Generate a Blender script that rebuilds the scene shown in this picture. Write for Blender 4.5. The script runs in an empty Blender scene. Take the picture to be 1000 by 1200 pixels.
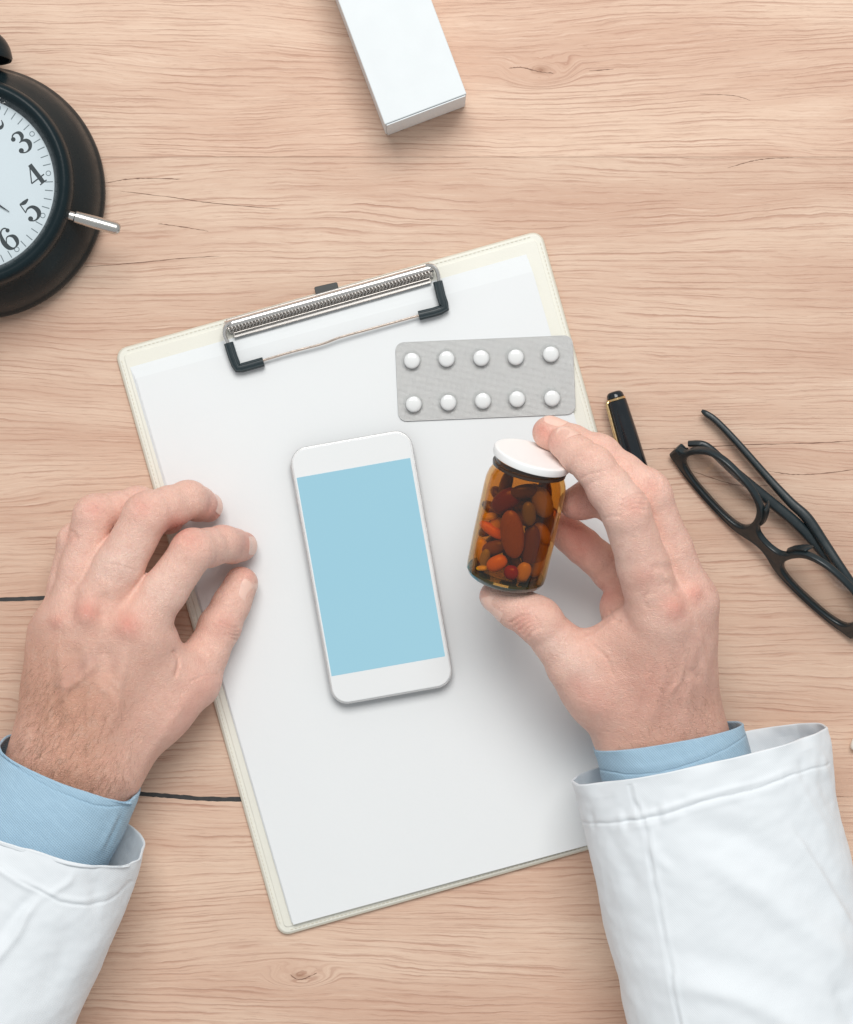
import bpy, bmesh, math, random, time
import numpy as np
from mathutils import Vector, Matrix, noise as mnoise

random.seed(7)
rng = np.random.default_rng(7)
S = bpy.context.scene
COL = S.collection
T0 = time.time()

# ------------------------------------------------------------------ camera, world, lamps, exposure
D = 1150.0            # camera height above the desk, mm
K = 2.4               # photograph pixels per mm on the desk
cam_d = bpy.data.cameras.new("camera")
cam = bpy.data.objects.new("camera", cam_d)
COL.objects.link(cam)
cam.location = (0, 0, D / 1000)
cam.rotation_euler = (0, 0, 0)
cam_d.sensor_fit = 'VERTICAL'
cam_d.sensor_height = 24
cam_d.lens = 24 * D / (1200 / K)
cam_d.clip_start = 0.01
cam_d.clip_end = 50
S.camera = cam

W = bpy.data.worlds.new("World")
S.world = W
W.use_nodes = True
W.node_tree.nodes["Background"].inputs[0].default_value = (0.94, 0.98, 1.0, 1)
W.node_tree.nodes["Background"].inputs[1].default_value = 0.44

def area(name, loc, target, size, sizey, power, color):
    l = bpy.data.lights.new(name, 'AREA')
    l.shape = 'RECTANGLE'; l.size = size; l.size_y = sizey; l.energy = power; l.color = color
    o = bpy.data.objects.new(name, l); COL.objects.link(o)
    o.location = loc
    o.rotation_euler = (Vector(target) - Vector(loc)).to_track_quat('-Z', 'Y').to_euler()
    return o
area("window_light", (0.05, 1.15, 1.95), (0, 0, 0), 1.35, 1.10, 39, (1.0, 0.985, 0.96))

S.view_settings.view_transform = 'Standard'
S.view_settings.look = 'None'
S.view_settings.exposure = 0.10
S.view_settings.gamma = 1.0
S.cycles.use_denoising = True
S.cycles.max_bounces = 10
S.cycles.transparent_max_bounces = 24
S.cycles.caustics_reflective = False
S.cycles.caustics_refractive = False

# ------------------------------------------------------------------ helpers
def P(px, py, z=0.0):
    f = (D - z) / D / K
    return Vector(((px - 500) * f, (600 - py) * f, z))

def to_px(V):
    f = K * D / (D - V[:, 2])
    return np.stack([500 + V[:, 0] * f, 600 - V[:, 1] * f], 1)

ROOT = {}
def thing(name, label, cat, loc=(0, 0, 0), rz=0.0, group=None, kind=None):
    o = bpy.data.objects.new(name, None); COL.objects.link(o)
    o.empty_display_size = 0.01
    o.location = Vector(loc) / 1000; o.rotation_euler = (0, 0, rz)
    tag(o, label, cat, group, kind)
    ROOT[o.name] = Matrix.Translation(Vector(loc)) @ Matrix.Rotation(rz, 4, 'Z')
    return o

def tag(o, label=None, cat=None, group=None, kind=None):
    if label: o['label'] = label
    if cat: o['category'] = cat
    if group: o['group'] = group
    if kind: o['kind'] = kind
    return o

def root_of(o):
    while o.parent: o = o.parent
    return o

class MB:
    """collects shapes in millimetres and links them as one mesh object"""
    def __init__(s): s.v = []; s.f = []
    def add(s, verts, faces, M=None):
        b = len(s.v)
        s.v += [tuple((M @ Vector(v)) if M else v) for v in verts]
        s.f += [tuple(i + b for i in f) for f in faces]
        return s
    def loft(s, rings, cap0=True, cap1=True, closed=True, M=None):
        n = len(rings[0]); vs = [v for r in rings for v in r]; fs = []
        for i in range(len(rings) - 1):
            for j in range(n if closed else n - 1):
                a = i * n + j; b = i * n + (j + 1) % n
                fs.append((a, b, b + n, a + n))
        if cap0: fs.append(tuple(range(n))[::-1])
        if cap1: fs.append(tuple((len(rings) - 1) * n + j for j in range(n)))
        return s.add(vs, fs, M)
    def box(s, c, d, M=None, bev=0.0):
        x, y, z = (q / 2 for q in d)
        return s.slab(rrect(2 * x, 2 * y, max(bev, .01), 2), [(bev, -z), (0, -z + bev), (0, z - bev), (bev, z)] if bev else [(0, -z), (0, z)],
                      (M or Matrix()) @ Matrix.Translation(c))
    def slab(s, poly, prof, M=None):
        """poly: convex outline; prof: (inset, z) pairs from bottom to top"""
        rings = []
        for ins, z in prof:
            rings.append([(x, y, z) for x, y in inset(poly, ins)])
        return s.loft(rings, M=M)
    def tube(s, pts, rad, n=10, up=(0, 0, 1), ry=None, cap=True, p=2.0):
        pts = [Vector(q) for q in pts]; rings = []
        N = len(pts)
        if not hasattr(rad, '__len__'): rad = [rad] * N
        if ry is None: ry = rad
        elif not hasattr(ry, '__len__'): ry = [ry] * N
        up = Vector(up)
        for i, q in enumerate(pts):
            t = (pts[min(i + 1, N - 1)] - pts[max(i - 1, 0)]).normalized()
            a = t.cross(up)
            if a.length < 1e-4: a = t.cross(Vector((1, 0, 0)))
            a.normalize(); b = a.cross(t)
            ring = []
            for j in range(n):
                th = 2 * math.pi * j / n
                c, sn = math.cos(th), math.sin(th)
                c = math.copysign(abs(c) ** (2 / p), c); sn = math.copysign(abs(sn) ** (2 / p), sn)
                ring.append(tuple(q + a * (c * rad[i]) + b * (sn * ry[i])))
            rings.append(ring)
        return s.loft(rings, cap, cap)
    def lathe(s, prof, n=64, M=None, cap0=True, cap1=True):
        rings = [[(r * math.cos(2 * math.pi * j / n), r * math.sin(2 * math.pi * j / n), z) for j in range(n)] for r, z in prof]
        return s.loft(rings, cap0, cap1, M=M)
    def ell(s, rad, M=None, nu=16, nv=10, p=2.0):
        def sp(v): return math.copysign(abs(v) ** (2 / p), v)
        rings = []
        for i in range(1, nv):
            ph = -math.pi / 2 + math.pi * i / nv
            rings.append([(rad[0] * math.cos(ph) * math.cos(2 * math.pi * j / nu), rad[1] * math.cos(ph) * math.sin(2 * math.pi * j / nu), rad[2] * sp(math.sin(ph))) for j in range(nu)])
        return s.loft(rings, M=M)
    def build(s, name, mat, parent=None, smooth=True, local=True, angle=40):
        me = bpy.data.meshes.new(name)
        vs = s.v
        if parent is not None and not local:
            inv = ROOT[root_of(parent).name].inverted()
            vs = [tuple(inv @ Vector(v)) for v in vs]
        me.from_pydata([(x / 1000, y / 1000, z / 1000) for x, y, z in vs], [], s.f)
        bm = bmesh.new(); bm.from_mesh(me)
        bmesh.ops.recalc_face_normals(bm, faces=bm.faces)
        for f in bm.faces: f.smooth = smooth
        if smooth:
            lim = math.radians(angle)
            for e in bm.edges:
                if len(e.link_faces) == 2 and e.calc_face_angle(0) > lim: e.smooth = False
        bm.to_mesh(me); bm.free()
        o = link(name, me, mat, parent)
        if smooth and any(len(f) > 8 for f in s.f):
            wn = o.modifiers.new('weighted_normal', 'WEIGHTED_NORMAL'); wn.keep_sharp = True; wn.weight = 100
        return o

def link(name, me, mat, parent=None):
    o = bpy.data.objects.new(name, me); COL.objects.link(o)
    if mat: 
        if not me.materials: me.materials.append(mat)
    if parent is not None: o.parent = parent
    return o

def rrect(w, h, r, n=6):
    out = []
    for cx, cy, a0 in ((w/2 - r, h/2 - r, 0), (-w/2 + r, h/2 - r, 90), (-w/2 + r, -h/2 + r, 180), (w/2 - r, -h/2 + r, 270)):
        for i in range(n + 1):
            a = math.radians(a0 + 90 * i / n)
            out.append((cx + r * math.cos(a), cy + r * math.sin(a)))
    return out

def inset(poly, d):
    if abs(d) < 1e-9: return list(poly)
    n = len(poly); out = []
    for i in range(n):
        p0, p1, p2 = (Vector(poly[(i + k) % n]) for k in (-1, 0, 1))
        e1 = (p1 - p0); e2 = (p2 - p1)
        if e1.length < 1e-7: e1 = e2
        if e2.length < 1e-7: e2 = e1
        n1 = Vector((-e1.y, e1.x)).normalized(); n2 = Vector((-e2.y, e2.x)).normalized()
        m = (n1 + n2); m = m / max(0.3, m.length_squared / 2)
        out.append(tuple(p1 + m * d))
    return out

def spline(pts, n=8, closed=False):
    """Catmull-Rom through the points (any dimension)"""
    A = [np.array(p, float) for p in pts]; N = len(A); out = []
    rngi = range(N if closed else N - 1)
    for i in rngi:
        if closed: p0, p1, p2, p3 = A[i - 1], A[i], A[(i + 1) % N], A[(i + 2) % N]
        else: p0, p1, p2, p3 = A[max(i - 1, 0)], A[i], A[i + 1], A[min(i + 2, N - 1)]
        for k in range(n):
            t = k / n
            out.append(.5 * ((2 * p1) + (-p0 + p2) * t + (2 * p0 - 5 * p1 + 4 * p2 - p3) * t * t + (-p0 + 3 * p1 - 3 * p2 + p3) * t ** 3))
    if not closed: out.append(A[-1])
    return out

def fill2d(outlines, depth, bevel=0.0, res=2):
    """outlines with holes -> extruded mesh data (verts, faces) in mm, centred on z=0"""
    c = bpy.data.curves.new('tmp', 'CURVE'); c.dimensions = '2D'; c.fill_mode = 'BOTH'
    for pl in outlines:
        sp = c.splines.new('POLY'); sp.points.add(len(pl) - 1); sp.use_cyclic_u = True
        for q, p in zip(sp.points, pl): q.co = (p[0], p[1], 0, 1)
    c.extrude = depth / 2 - bevel; c.bevel_depth = bevel; c.bevel_resolution = res; c.offset = -bevel
    o = bpy.data.objects.new('tmp', c); COL.objects.link(o)
    dg = bpy.context.evaluated_depsgraph_get()
    me = bpy.data.meshes.new_from_object(o.evaluated_get(dg))
    vs = [tuple(v.co) for v in me.vertices]; fs = [tuple(p.vertices) for p in me.polygons]
    bpy.data.objects.remove(o); bpy.data.curves.remove(c); bpy.data.meshes.remove(me)
    return vs, fs

# ------------------------------------------------------------------ materials
class G:
    """tiny node-graph writer"""
    def __init__(s, name):
        s.m = bpy.data.materials.new(name); s.m.use_nodes = True
        s.nt = s.m.node_tree; s.nt.nodes.clear()
        s.out = s.nt.nodes.new('ShaderNodeOutputMaterial')
    def n(s, t, **kw):
        nd = s.nt.nodes.new(t)
        for k, v in kw.items(): setattr(nd, k, v)
        return nd
    def l(s, a, b): s.nt.links.new(a, b)
    def set(s, sock, v):
        if isinstance(v, bpy.types.NodeSocket): s.l(v, sock)
        elif isinstance(v, (tuple, list)) and len(v) == 3 and sock.type == 'RGBA': sock.default_value = (*v, 1)
        else: sock.default_value = v
    def math(s, op, a, b=0.0, c=None, clamp=False):
        nd = s.n('ShaderNodeMath', operation=op, use_clamp=clamp)
        s.set(nd.inputs[0], a); s.set(nd.inputs[1], b)
        if c is not None: s.set(nd.inputs[2], c)
        return nd.outputs[0]
    def add(s, a, b): return s.math('ADD', a, b)
    def mul(s, a, b): return s.math('MULTIPLY', a, b)
    def sub(s, a, b): return s.math('SUBTRACT', a, b)
    def vec(s, x, y, z=0.0):
        nd = s.n('ShaderNodeCombineXYZ')
        for i, v in enumerate((x, y, z)): s.set(nd.inputs[i], v)
        return nd.outputs[0]
    def noise(s, v, scale=1.0, detail=2.0, rough=0.5, dist=0.0):
        nd = s.n('ShaderNodeTexNoise'); s.set(nd.inputs['Vector'], v)
        nd.inputs['Scale'].default_value = scale; nd.inputs['Detail'].default_value = detail
        nd.inputs['Roughness'].default_value = rough; nd.inputs['Distortion'].default_value = dist
        return nd.outputs[0]
    def vor(s, v, scale, feature='F1', out=0):
        nd = s.n('ShaderNodeTexVoronoi', feature=feature); s.set(nd.inputs['Vector'], v); nd.inputs['Scale'].default_value = scale
        return nd.outputs[out]
    def remap(s, v, a, b, c=0.0, d=1.0, smooth=True):
        nd = s.n('ShaderNodeMapRange', interpolation_type='SMOOTHSTEP' if smooth else 'LINEAR')
        s.set(nd.inputs['Value'], v)
        for k, q in zip(('From Min', 'From Max', 'To Min', 'To Max'), (a, b, c, d)): nd.inputs[k].default_value = q
        return nd.outputs[0]
    def mix(s, f, a, b, blend='MIX'):
        nd = s.n('ShaderNodeMix', data_type='RGBA', blend_type=blend)
        s.set(nd.inputs[0], f); s.set(nd.inputs[6], a); s.set(nd.inputs[7], b)
        return nd.outputs[2]
    def obj(s):
        nd = s.n('ShaderNodeTexCoord'); m = s.n('ShaderNodeVectorMath', operation='SCALE')
        s.l(nd.outputs['Object'], m.inputs[0]); m.inputs['Scale'].default_value = 1000
        return m.outputs[0]
    def xyz(s, v):
        nd = s.n('ShaderNodeSeparateXYZ'); s.l(v, nd.inputs[0]); return nd.outputs
    def bump(s, h, dist=0.001, strength=1.0, nrm=None):
        nd = s.n('ShaderNodeBump'); s.set(nd.inputs['Height'], h)
        nd.inputs['Distance'].default_value = dist; nd.inputs['Strength'].default_value = strength
        if nrm: s.l(nrm, nd.inputs['Normal'])
        return nd.outputs[0]
    def bsdf(s, **kw):
        nd = s.n('ShaderNodeBsdfPrincipled')
        for k, v in kw.items(): s.set(nd.inputs[k.replace('_', ' ')], v)
        s.l(nd.outputs[0], s.out.inputs[0]); return nd

def plain(name, col, rough=0.5, metal=0.0, var=0.06, nscale=0.15, bump=0.0, bscale=1.0, **kw):
    g = G(name); v = g.obj()
    n1 = g.noise(v, nscale, 4)
    c = g.mix(n1, tuple(q * (1 - var) for q in col), tuple(min(1, q * (1 + var)) for q in col))
    r = g.remap(g.noise(v, nscale * 3, 3), .3, .7, max(.02, rough - .05), rough + .05)
    a = dict(Base_Color=c, Roughness=r, Metallic=metal)
    if bump: a['Normal'] = g.bump(g.noise(v, bscale, 3), bump)
    a.update(kw)
    g.bsdf(**a)
    return g.m

def wood_material(name, seed, tone=1.0):
    g = G(name); x, y, _ = g.xyz(g.obj())
    knots = [(P(634, 82), 10.0, 4.6), (P(352, 1143), 9.0, 3.6)]
    Y = y
    kn = None
    wob = g.sub(g.noise(g.vec(g.mul(x, .10), g.mul(y, .16), seed + 40), 1, 2), .5)
    for c, sx, sy in knots:
        dx = g.mul(g.sub(x, c.x), 1 / sx); dyn = g.mul(g.sub(y, c.y), 1 / sy)
        r2 = g.add(g.mul(dx, dx), g.mul(dyn, dyn)); rr = g.math('SQRT', g.add(r2, .02))
        w = g.remap(rr, 2.3, .35)
        ringY = g.add(g.mul(g.add(rr, g.mul(wob, .9)), sy * 1.5), c.y)
        Y = g.add(g.mul(Y, g.sub(1.0, w)), g.mul(ringY, w))
        # lines further out bow round the knot
        e = g.math('EXPONENT', g.mul(r2, -.22))
        Y = g.sub(Y, g.mul(g.mul(g.mul(dyn, e), g.sub(1.0, w)), sy * .45))
        k2 = g.math('EXPONENT', g.mul(r2, -7.0))
        kn = k2 if kn is None else g.math('MAXIMUM', kn, k2)
    v1 = g.vec(g.mul(x, .0042), g.mul(y, .014), seed)
    Y = g.add(Y, g.mul(g.sub(g.noise(v1, 1, 1.5), .5), 30))
    v2 = g.vec(g.mul(x, .018), g.mul(y, .06), seed + 3)
    Y = g.add(Y, g.mul(g.sub(g.noise(v2, 1, 2), .5), 5.5))
    v3 = g.vec(g.mul(x, .11), g.mul(y, .30), seed + 5)
    Y = g.add(Y, g.mul(g.sub(g.noise(v3, 1, 3), .5), 1.3))
    # irregular growth-line spacing
    Yj = g.add(Y, g.mul(g.sub(g.noise(g.vec(g.mul(Y, .11), g.mul(x, .001), seed), 1, 1), .5), 6))
    def lines(period, off, lo):
        t = g.math('FRACT', g.add(g.mul(Yj, 1 / period), off))
        up = g.remap(t, lo, .93); dn = g.remap(t, .94, 1.0, 1, 0)
        return g.mul(up, dn)
    mask1 = g.remap(g.noise(g.vec(g.mul(x, .02), g.mul(Y, .13), seed + 9), 1, 3), .36, .66)
    mask2 = g.remap(g.noise(g.vec(g.mul(x, .05), g.mul(Y, .30), seed + 12), 1, 3), .42, .68)
    L1 = g.mul(lines(3.4, .2, .60), mask1)
    L2 = g.mul(lines(1.9, .6, .58), mask2)
    fib = g.noise(g.vec(g.mul(x, .035), g.mul(Y, 1.9), seed + 20), 1, 5, .62)
    pores = g.remap(g.noise(g.vec(g.mul(x, .16), g.mul(Y, 3.2), seed + 25), 1, 2), .60, .74)
    patch = g.noise(g.vec(g.mul(x, .006), g.mul(Y, .035), seed + 30), 1, 3)
    light = tuple(q * tone for q in (.755, .555, .425)); mid = tuple(q * tone for q in (.640, .425, .315)); dark = (.330, .160, .105)
    c = g.mix(g.remap(patch, .32, .70), light, mid)
    c = g.mix(g.mul(g.remap(fib, .40, .72), .40), c, (.60, .370, .265))
    c = g.mix(g.mul(g.remap(fib, .46, .26), .45), c, (.86, .67, .53))
    c = g.mix(g.mul(pores, .16), c, dark)
    c = g.mix(g.mul(L1, .62), c, (.42, .215, .150))
    c = g.mix(g.mul(L2, .56), c, (.46, .245, .175))
    c = g.mix(g.mul(kn, .70), c, (.34, .17, .105))
    h = g.add(g.mul(L1, -.6), g.add(g.mul(L2, -.4), g.add(g.mul(pores, -.3), g.mul(fib, .25))))
    g.bsdf(Base_Color=c, Roughness=g.remap(fib, .3, .7, .50, .62), Specular_IOR_Level=.25, Normal=g.bump(h, .00018, .8))
    return g.m

def fabric(name, col, per=0.55, depth=.00006, var=.05, rough=.85, slub=0.0, sheen=.2, weave=0.0):
    g = G(name); x, y, z = g.xyz(g.obj())
    a = g.add(x, y); b = g.sub(x, g.mul(y, .6))
    w = g.mul(g.add(g.math('SINE', g.mul(a, 6.283 / per)), g.mul(g.math('SINE', g.mul(b, 6.283 / per)), .5)), .33)
    n1 = g.noise(g.obj(), .05, 3); n2 = g.noise(g.obj(), 1.6, 3)
    c = g.mix(n1, tuple(q * (1 - var) for q in col), tuple(min(1, q * (1 + var)) for q in col))
    if weave: c = g.mix(g.mul(g.remap(w, -.4, .5), weave), c, tuple(min(1, q * 1.35 + .05) for q in col))
    if slub:
        sl = g.remap(g.add(g.noise(g.vec(g.mul(a, 1.3), g.mul(b, .10), g.mul(z, .2)), 1, 3), g.mul(w, .25)), .42, .68)
        c = g.mix(g.mul(sl, slub), c, tuple(min(1, q * 1.5 + .12) for q in col))
    g.bsdf(Base_Color=c, Roughness=rough, Sheen_Weight=sheen, Specular_IOR_Level=.2,
           Normal=g.bump(g.add(w, g.mul(n2, .8)), depth, .7))
    return g.m

M = {}
def make_materials():
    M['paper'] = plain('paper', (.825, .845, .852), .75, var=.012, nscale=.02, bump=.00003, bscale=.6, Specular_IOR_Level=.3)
    M['paper_top_dimmed'] = plain('paper_top_dimmed', (.800, .818, .825), .75, var=.012, nscale=.02, bump=.00003, bscale=.6, Specular_IOR_Level=.3)  # greyer top sheet: the light on the lower sheets' edges is painted by contrast
    M['carton'] = plain('white_carton', (.75, .785, .80), .6, var=.015, nscale=.03, bump=.00003, bscale=.8)
    M['vinyl'] = plain('cream_vinyl', (.80, .785, .70), .42, var=.03, nscale=.05, bump=.00005, bscale=1.2)
    M['vinyl_edge'] = plain('cream_vinyl_edge', (.66, .62, .52), .55, var=.08, nscale=.3)
    M['thread'] = plain('thread', (.72, .68, .57), .8, var=.1, nscale=2)
    M['chrome'] = plain('chrome', (.78, .75, .72), .24, 1.0, var=.03, nscale=.3)
    M['spring'] = plain('spring_steel', (.62, .59, .56), .38, 1.0, var=.05, nscale=.3)
    M['steel_dark'] = plain('dark_steel', (.33, .31, .29), .30, 1.0, var=.1, nscale=.3)  # darker steel for the clip rod and the spectacle hinges
    M['copper_wire'] = plain('plated_wire', (.70, .58, .50), .22, 1.0, var=.05, nscale=.3)
    M['rubber'] = plain('black_rubber', (.012, .026, .032), .38, var=.2, nscale=.3)
    M['black_paint'] = plain('black_paint', (.010, .019, .023), .30, var=.12, nscale=.06, bump=.00002, bscale=.8, Specular_IOR_Level=.13)
    M['black_gloss'] = plain('black_lacquer', (.010, .014, .018), .10, var=.15, nscale=.1)
    M['black_acetate'] = plain('black_acetate', (.013, .022, .026), .36, var=.15, nscale=.15)
    M['gold'] = plain('gold', (.83, .58, .30), .22, 1.0, var=.05, nscale=.5)
    M['brushed'] = plain('brushed_nickel', (.62, .60, .57), .28, 1.0, var=.05, nscale=.5)
    M['dial'] = plain('clock_dial', (.66, .735, .775), .6, var=.01, nscale=.03)
    M['ink'] = plain('black_ink', (.018, .030, .036), .6, var=.1, nscale=.5)
    M['ink_grey'] = plain('grey_ink', (.16, .20, .22), .6, var=.1, nscale=.5)
    M['phone_white'] = plain('white_glass_front', (.80, .815, .82), .16, var=.01, nscale=.02, Specular_IOR_Level=.3)
    M['phone_band'] = plain('silver_band', (.72, .715, .71), .42, .9, var=.02, nscale=.2)
    M['tablet'] = plain('white_tablet', (.90, .905, .90), .55, var=.012, nscale=.5, bump=.00003, bscale=2)
    M['lid'] = plain('white_plastic', (.93, .935, .93), .42, var=.01, nscale=.1, bump=.00003, bscale=.5, Subsurface_Weight=.05, Subsurface_Radius=(.001, .001, .001))
    M['crack'] = plain('dark_crack', (.25, .140, .098), .8, var=.3, nscale=.6)
    M['filler'] = plain('dark_filler', (.040, .040, .040), .7, var=.5, nscale=.25)
    M['coat'] = fabric('white_coat_cloth', (.79, .825, .855), 1.1, .00007, .012)
    M['shirt'] = fabric('blue_shirt_cloth', (.330, .490, .620), 1.25, .00022, .05, slub=.14, weave=.22)
    # screen: a lit display
    g = G('lit_screen'); n = g.noise(g.obj(), .012, 2)
    c = g.mix(n, (.295, .540, .648), (.312, .556, .662))
    g.bsdf(Base_Color=(.02, .025, .03), Roughness=.12, Emission_Color=c, Emission_Strength=1.0, Specular_IOR_Level=.35)
    M['screen'] = g.m
    # foil with fine diamond embossing
    g = G('embossed_foil'); v = g.obj(); x, y, z = g.xyz(v)
    a = g.math('SINE', g.mul(g.add(x, y), 6.283 / 1.15)); b = g.math('SINE', g.mul(g.sub(x, y), 6.283 / 1.15))
    d = g.mul(a, b); n = g.noise(v, .12, 3)
    c = g.mix(g.remap(d, -.8, .8), (.48, .485, .48), (.62, .62, .61)); c = g.mix(g.mul(n, .35), c, (.68, .675, .66))
    g.bsdf(Base_Color=c, Metallic=.55, Roughness=.38, Normal=g.bump(d, .00010, .8, g.bump(g.noise(v, .09, 4, .6), .0016, .5)))
    M['foil'] = g.m
    # clear thin plastic, clear lenses, clock pane
    def clear(name, tint, gl=(1, 1, 1), rough=.05, ior=1.45):
        g = G(name)
        t = g.n('ShaderNodeBsdfTransparent'); t.inputs[0].default_value = (*tint, 1)
        s = g.n('ShaderNodeBsdfGlossy'); s.inputs['Roughness'].default_value = rough; s.inputs[0].default_value = (*gl, 1)
        f = g.n('ShaderNodeFresnel'); bk = g.n('ShaderNodeNewGeometry').outputs['Backfacing']
        g.set(f.inputs[0], g.remap(bk, 0, 1, ior, 1 / ior, smooth=False))
        nb = g.bump(g.noise(g.obj(), .25, 2), .0001, .3); g.l(nb, s.inputs['Normal'])
        mx = g.n('ShaderNodeMixShader'); g.l(f.outputs[0], mx.inputs[0]); g.l(t.outputs[0], mx.inputs[1]); g.l(s.outputs[0], mx.inputs[2])
        g.l(mx.outputs[0], g.out.inputs[0]); return g.m
    M['blister'] = clear('clear_blister', (.955, .96, .96), rough=.12, ior=1.5)
    M['lens'] = clear('clear_lens', (.975, .975, .97), rough=.02)
    M['pane'] = clear('clock_pane', (.97, .98, .985), rough=.03)
    M['amber'] = clear('amber_glass', (.84, .60, .30), rough=.05, ior=1.52)
    M['amber_inner'] = clear('amber_glass_inside', (.87, .69, .45), rough=.08, ior=1.2)
    M['glass_base'] = plain('thick_glass_base', (.030, .060, .058), .08, var=.4, nscale=.4, Coat_Weight=.5)
    M['nail'] = plain('nail', (.86, .58, .485), .32, var=.05, nscale=.3, Subsurface_Weight=.1, Subsurface_Radius=(.002, .001, .0006))
    M['hair'] = plain('body_hair', (.26, .14, .085), .5, var=.3, nscale=.2)
    # skin: colour attribute carries pigment (redness, tan) and painted highlights, noise gives mottling and pores
    g = G('skin'); at = g.n('ShaderNodeAttribute', attribute_name='tone'); v = g.obj()
    n1 = g.noise(v, .22, 4, .6); n2 = g.noise(v, 1.1, 3); vo = g.vor(v, 1.35, 'DISTANCE_TO_EDGE')
    c = g.mix(g.mul(g.remap(n1, .42, .72), .22), at.outputs[0], (.68, .33, .26))
    c = g.mix(g.mul(g.remap(n1, .50, .28), .22), c, (.80, .56, .46))
    c = g.mix(g.mul(g.remap(n2, .50, .75), .26), c, (.66, .33, .24))
    c = g.mix(g.mul(g.remap(g.noise(v, 3.2, 2), .55, .75), .18), c, (.60, .31, .22))
    h = g.add(g.mul(g.remap(vo, 0, .22), .55), g.add(g.mul(n2, .9), g.mul(g.noise(v, .45, 3), 1.2)))
    g.bsdf(Base_Color=c, Roughness=.46, Specular_IOR_Level=.38, Subsurface_Weight=.10, Subsurface_Radius=(.0030, .0012, .0006),
           Subsurface_Scale=1.0, Normal=g.bump(h, .00036, .8))
    M['skin'] = g.m
make_materials()

# ------------------------------------------------------------------ the desk (planks with real joints)
desk = thing('desk', 'pale oak desk top of planks with dark filled joints', None, kind='structure')
del desk['label']
def plank(poly, seed, parent=desk, gap=.35, tone=1.0):
    mb = MB()
    pts = [tuple(P(*q).xy) for q in poly]
    area2 = sum(pts[i - 1][0] * pts[i][1] - pts[i][0] * pts[i - 1][1] for i in range(len(pts)))
    if area2 < 0: pts = pts[::-1]
    rings = [[(x, y, z) for x, y in inset(pts, d)] for d, z in ((gap, -22), (gap, -.05), (gap + .03, 0))]
    mb.loft(rings)
    return mb.build('plank', wood_material('oak_plank', seed, tone), parent, smooth=False)
XL, XR, YT, YB = -500, 1500, -420, 1720
plank([(XL, YT), (XR, YT), (XR, 184), (XL, 184)], 1.3, gap=.07, tone=1.03)
plank([(XL, 184), (XR, 184), (XR, 934), (470, 934), (470, 702), (XL, 702)], 4.1, gap=.07, tone=.97)
plank([(XL, 702), (470, 702), (470, 934), (XL, 934)], 8.7, gap=.07, tone=.93)
plank([(XL, 934), (XR, 934), (XR, YB), (XL, YB)], 12.2, gap=.07, tone=1.03)
def ribbon(pts, w, name, mat, z=.06, jitter=.35, parent=desk):
    """a thin ragged dark sliver let into the wood"""
    sp = spline([tuple(P(*p).xy) for p in pts], 10); mb = MB(); n = len(sp)
    L, R = [], []
    for i, p in enumerate(sp):
        t = sp[min(i + 1, n - 1)] - sp[max(i - 1, 0)]; t = t / (np.linalg.norm(t) + 1e-9); nn = np.array((-t[1], t[0]))
        e = min(1, 6 * i / n, 6 * (n - 1 - i) / n)
        wi = w * (e ** .7) * (1 + jitter * (random.random() - .5) * 2)
        o = (random.random() - .5) * w * jitter
        L.append((*(p + nn * (wi / 2 + o)), z)); R.append((*(p - nn * (wi / 2 - o)), z))
    fs = [(i, i + 1, n + i + 1, n + i) for i in range(n - 1)]
    mb.add(L + R, fs)
    return mb.build(name, mat, parent, smooth=False)
ribbon([(-200, 703), (-60, 703), (20, 702), (70, 700), (140, 699), (300, 700)], 2.0, 'joint_filler', M['filler'], jitter=.10)
ribbon([(-200, 926), (60, 928), (160, 930), (200, 933), (240, 936), (300, 937), (420, 938)], 2.1, 'joint_filler', M['filler'], jitter=.12)
for pts, w in (([(735, 528), (770, 526), (800, 525), (880, 521), (960, 519), (1020, 515)], .7),
               ([(900, 552), (930, 556), (960, 555), (1010, 549)], .8),
               ([(122, 215), (150, 210), (180, 209), (212, 210)], .9), ([(140, 224), (200, 231), (250, 238), (330, 245)], .6),
               ([(185, 262), (215, 266), (245, 271)], .7), ([(95, 313), (150, 309), (210, 303), (260, 300)], .6),
               ([(852, 197), (880, 189), (900, 186), (930, 185)], .6), ([(596, 80), (612, 79), (632, 84), (650, 86)], .8), ([(690, 83), (720, 81)], .6),
               ([(800, 548), (850, 565), (880, 570), (920, 566)], .6), ([(340, 1142), (352, 1148), (372, 1140)], .8), ([(820, 110), (860, 112), (880, 118)], .5)):
    ribbon(pts, w * .5, 'grain_crack', M['crack'], jitter=.6)

# ------------------------------------------------------------------ clipboard
CBA = math.atan2(140, 497)
cbc = P(481, 683.5)
clipboard = thing('clipboard', 'cream stitched clipboard with wire clip lying under the white paper', 'clipboard', cbc, CBA)
CB = ROOT[clipboard.name]; CBI = CB.inverted()
cw, chh = 214.8, 296
mb = MB(); o_ = rrect(cw, chh, 5, 5)
mb.slab(o_, [(.8, .05), (.1, .6), (0, 1.4), (.1, 2.3), (.9, 3.0)])
mb.slab(inset(o_, 3.0), [(0, 3.0), (.05, 3.25), (.6, 3.5)])
mb.build('board', M['vinyl'], clipboard, angle=60)
mb = MB()
def lo(px, py, z): return CBI @ P(px, py, z)
# piped welt round the rim
ring = [(x, y, 1.5) for x, y in inset(o_, .2)]
mb.tube(ring + ring[:1], .85, 8, cap=False)
mb.build('piping', M['vinyl_edge'], clipboard)
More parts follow.
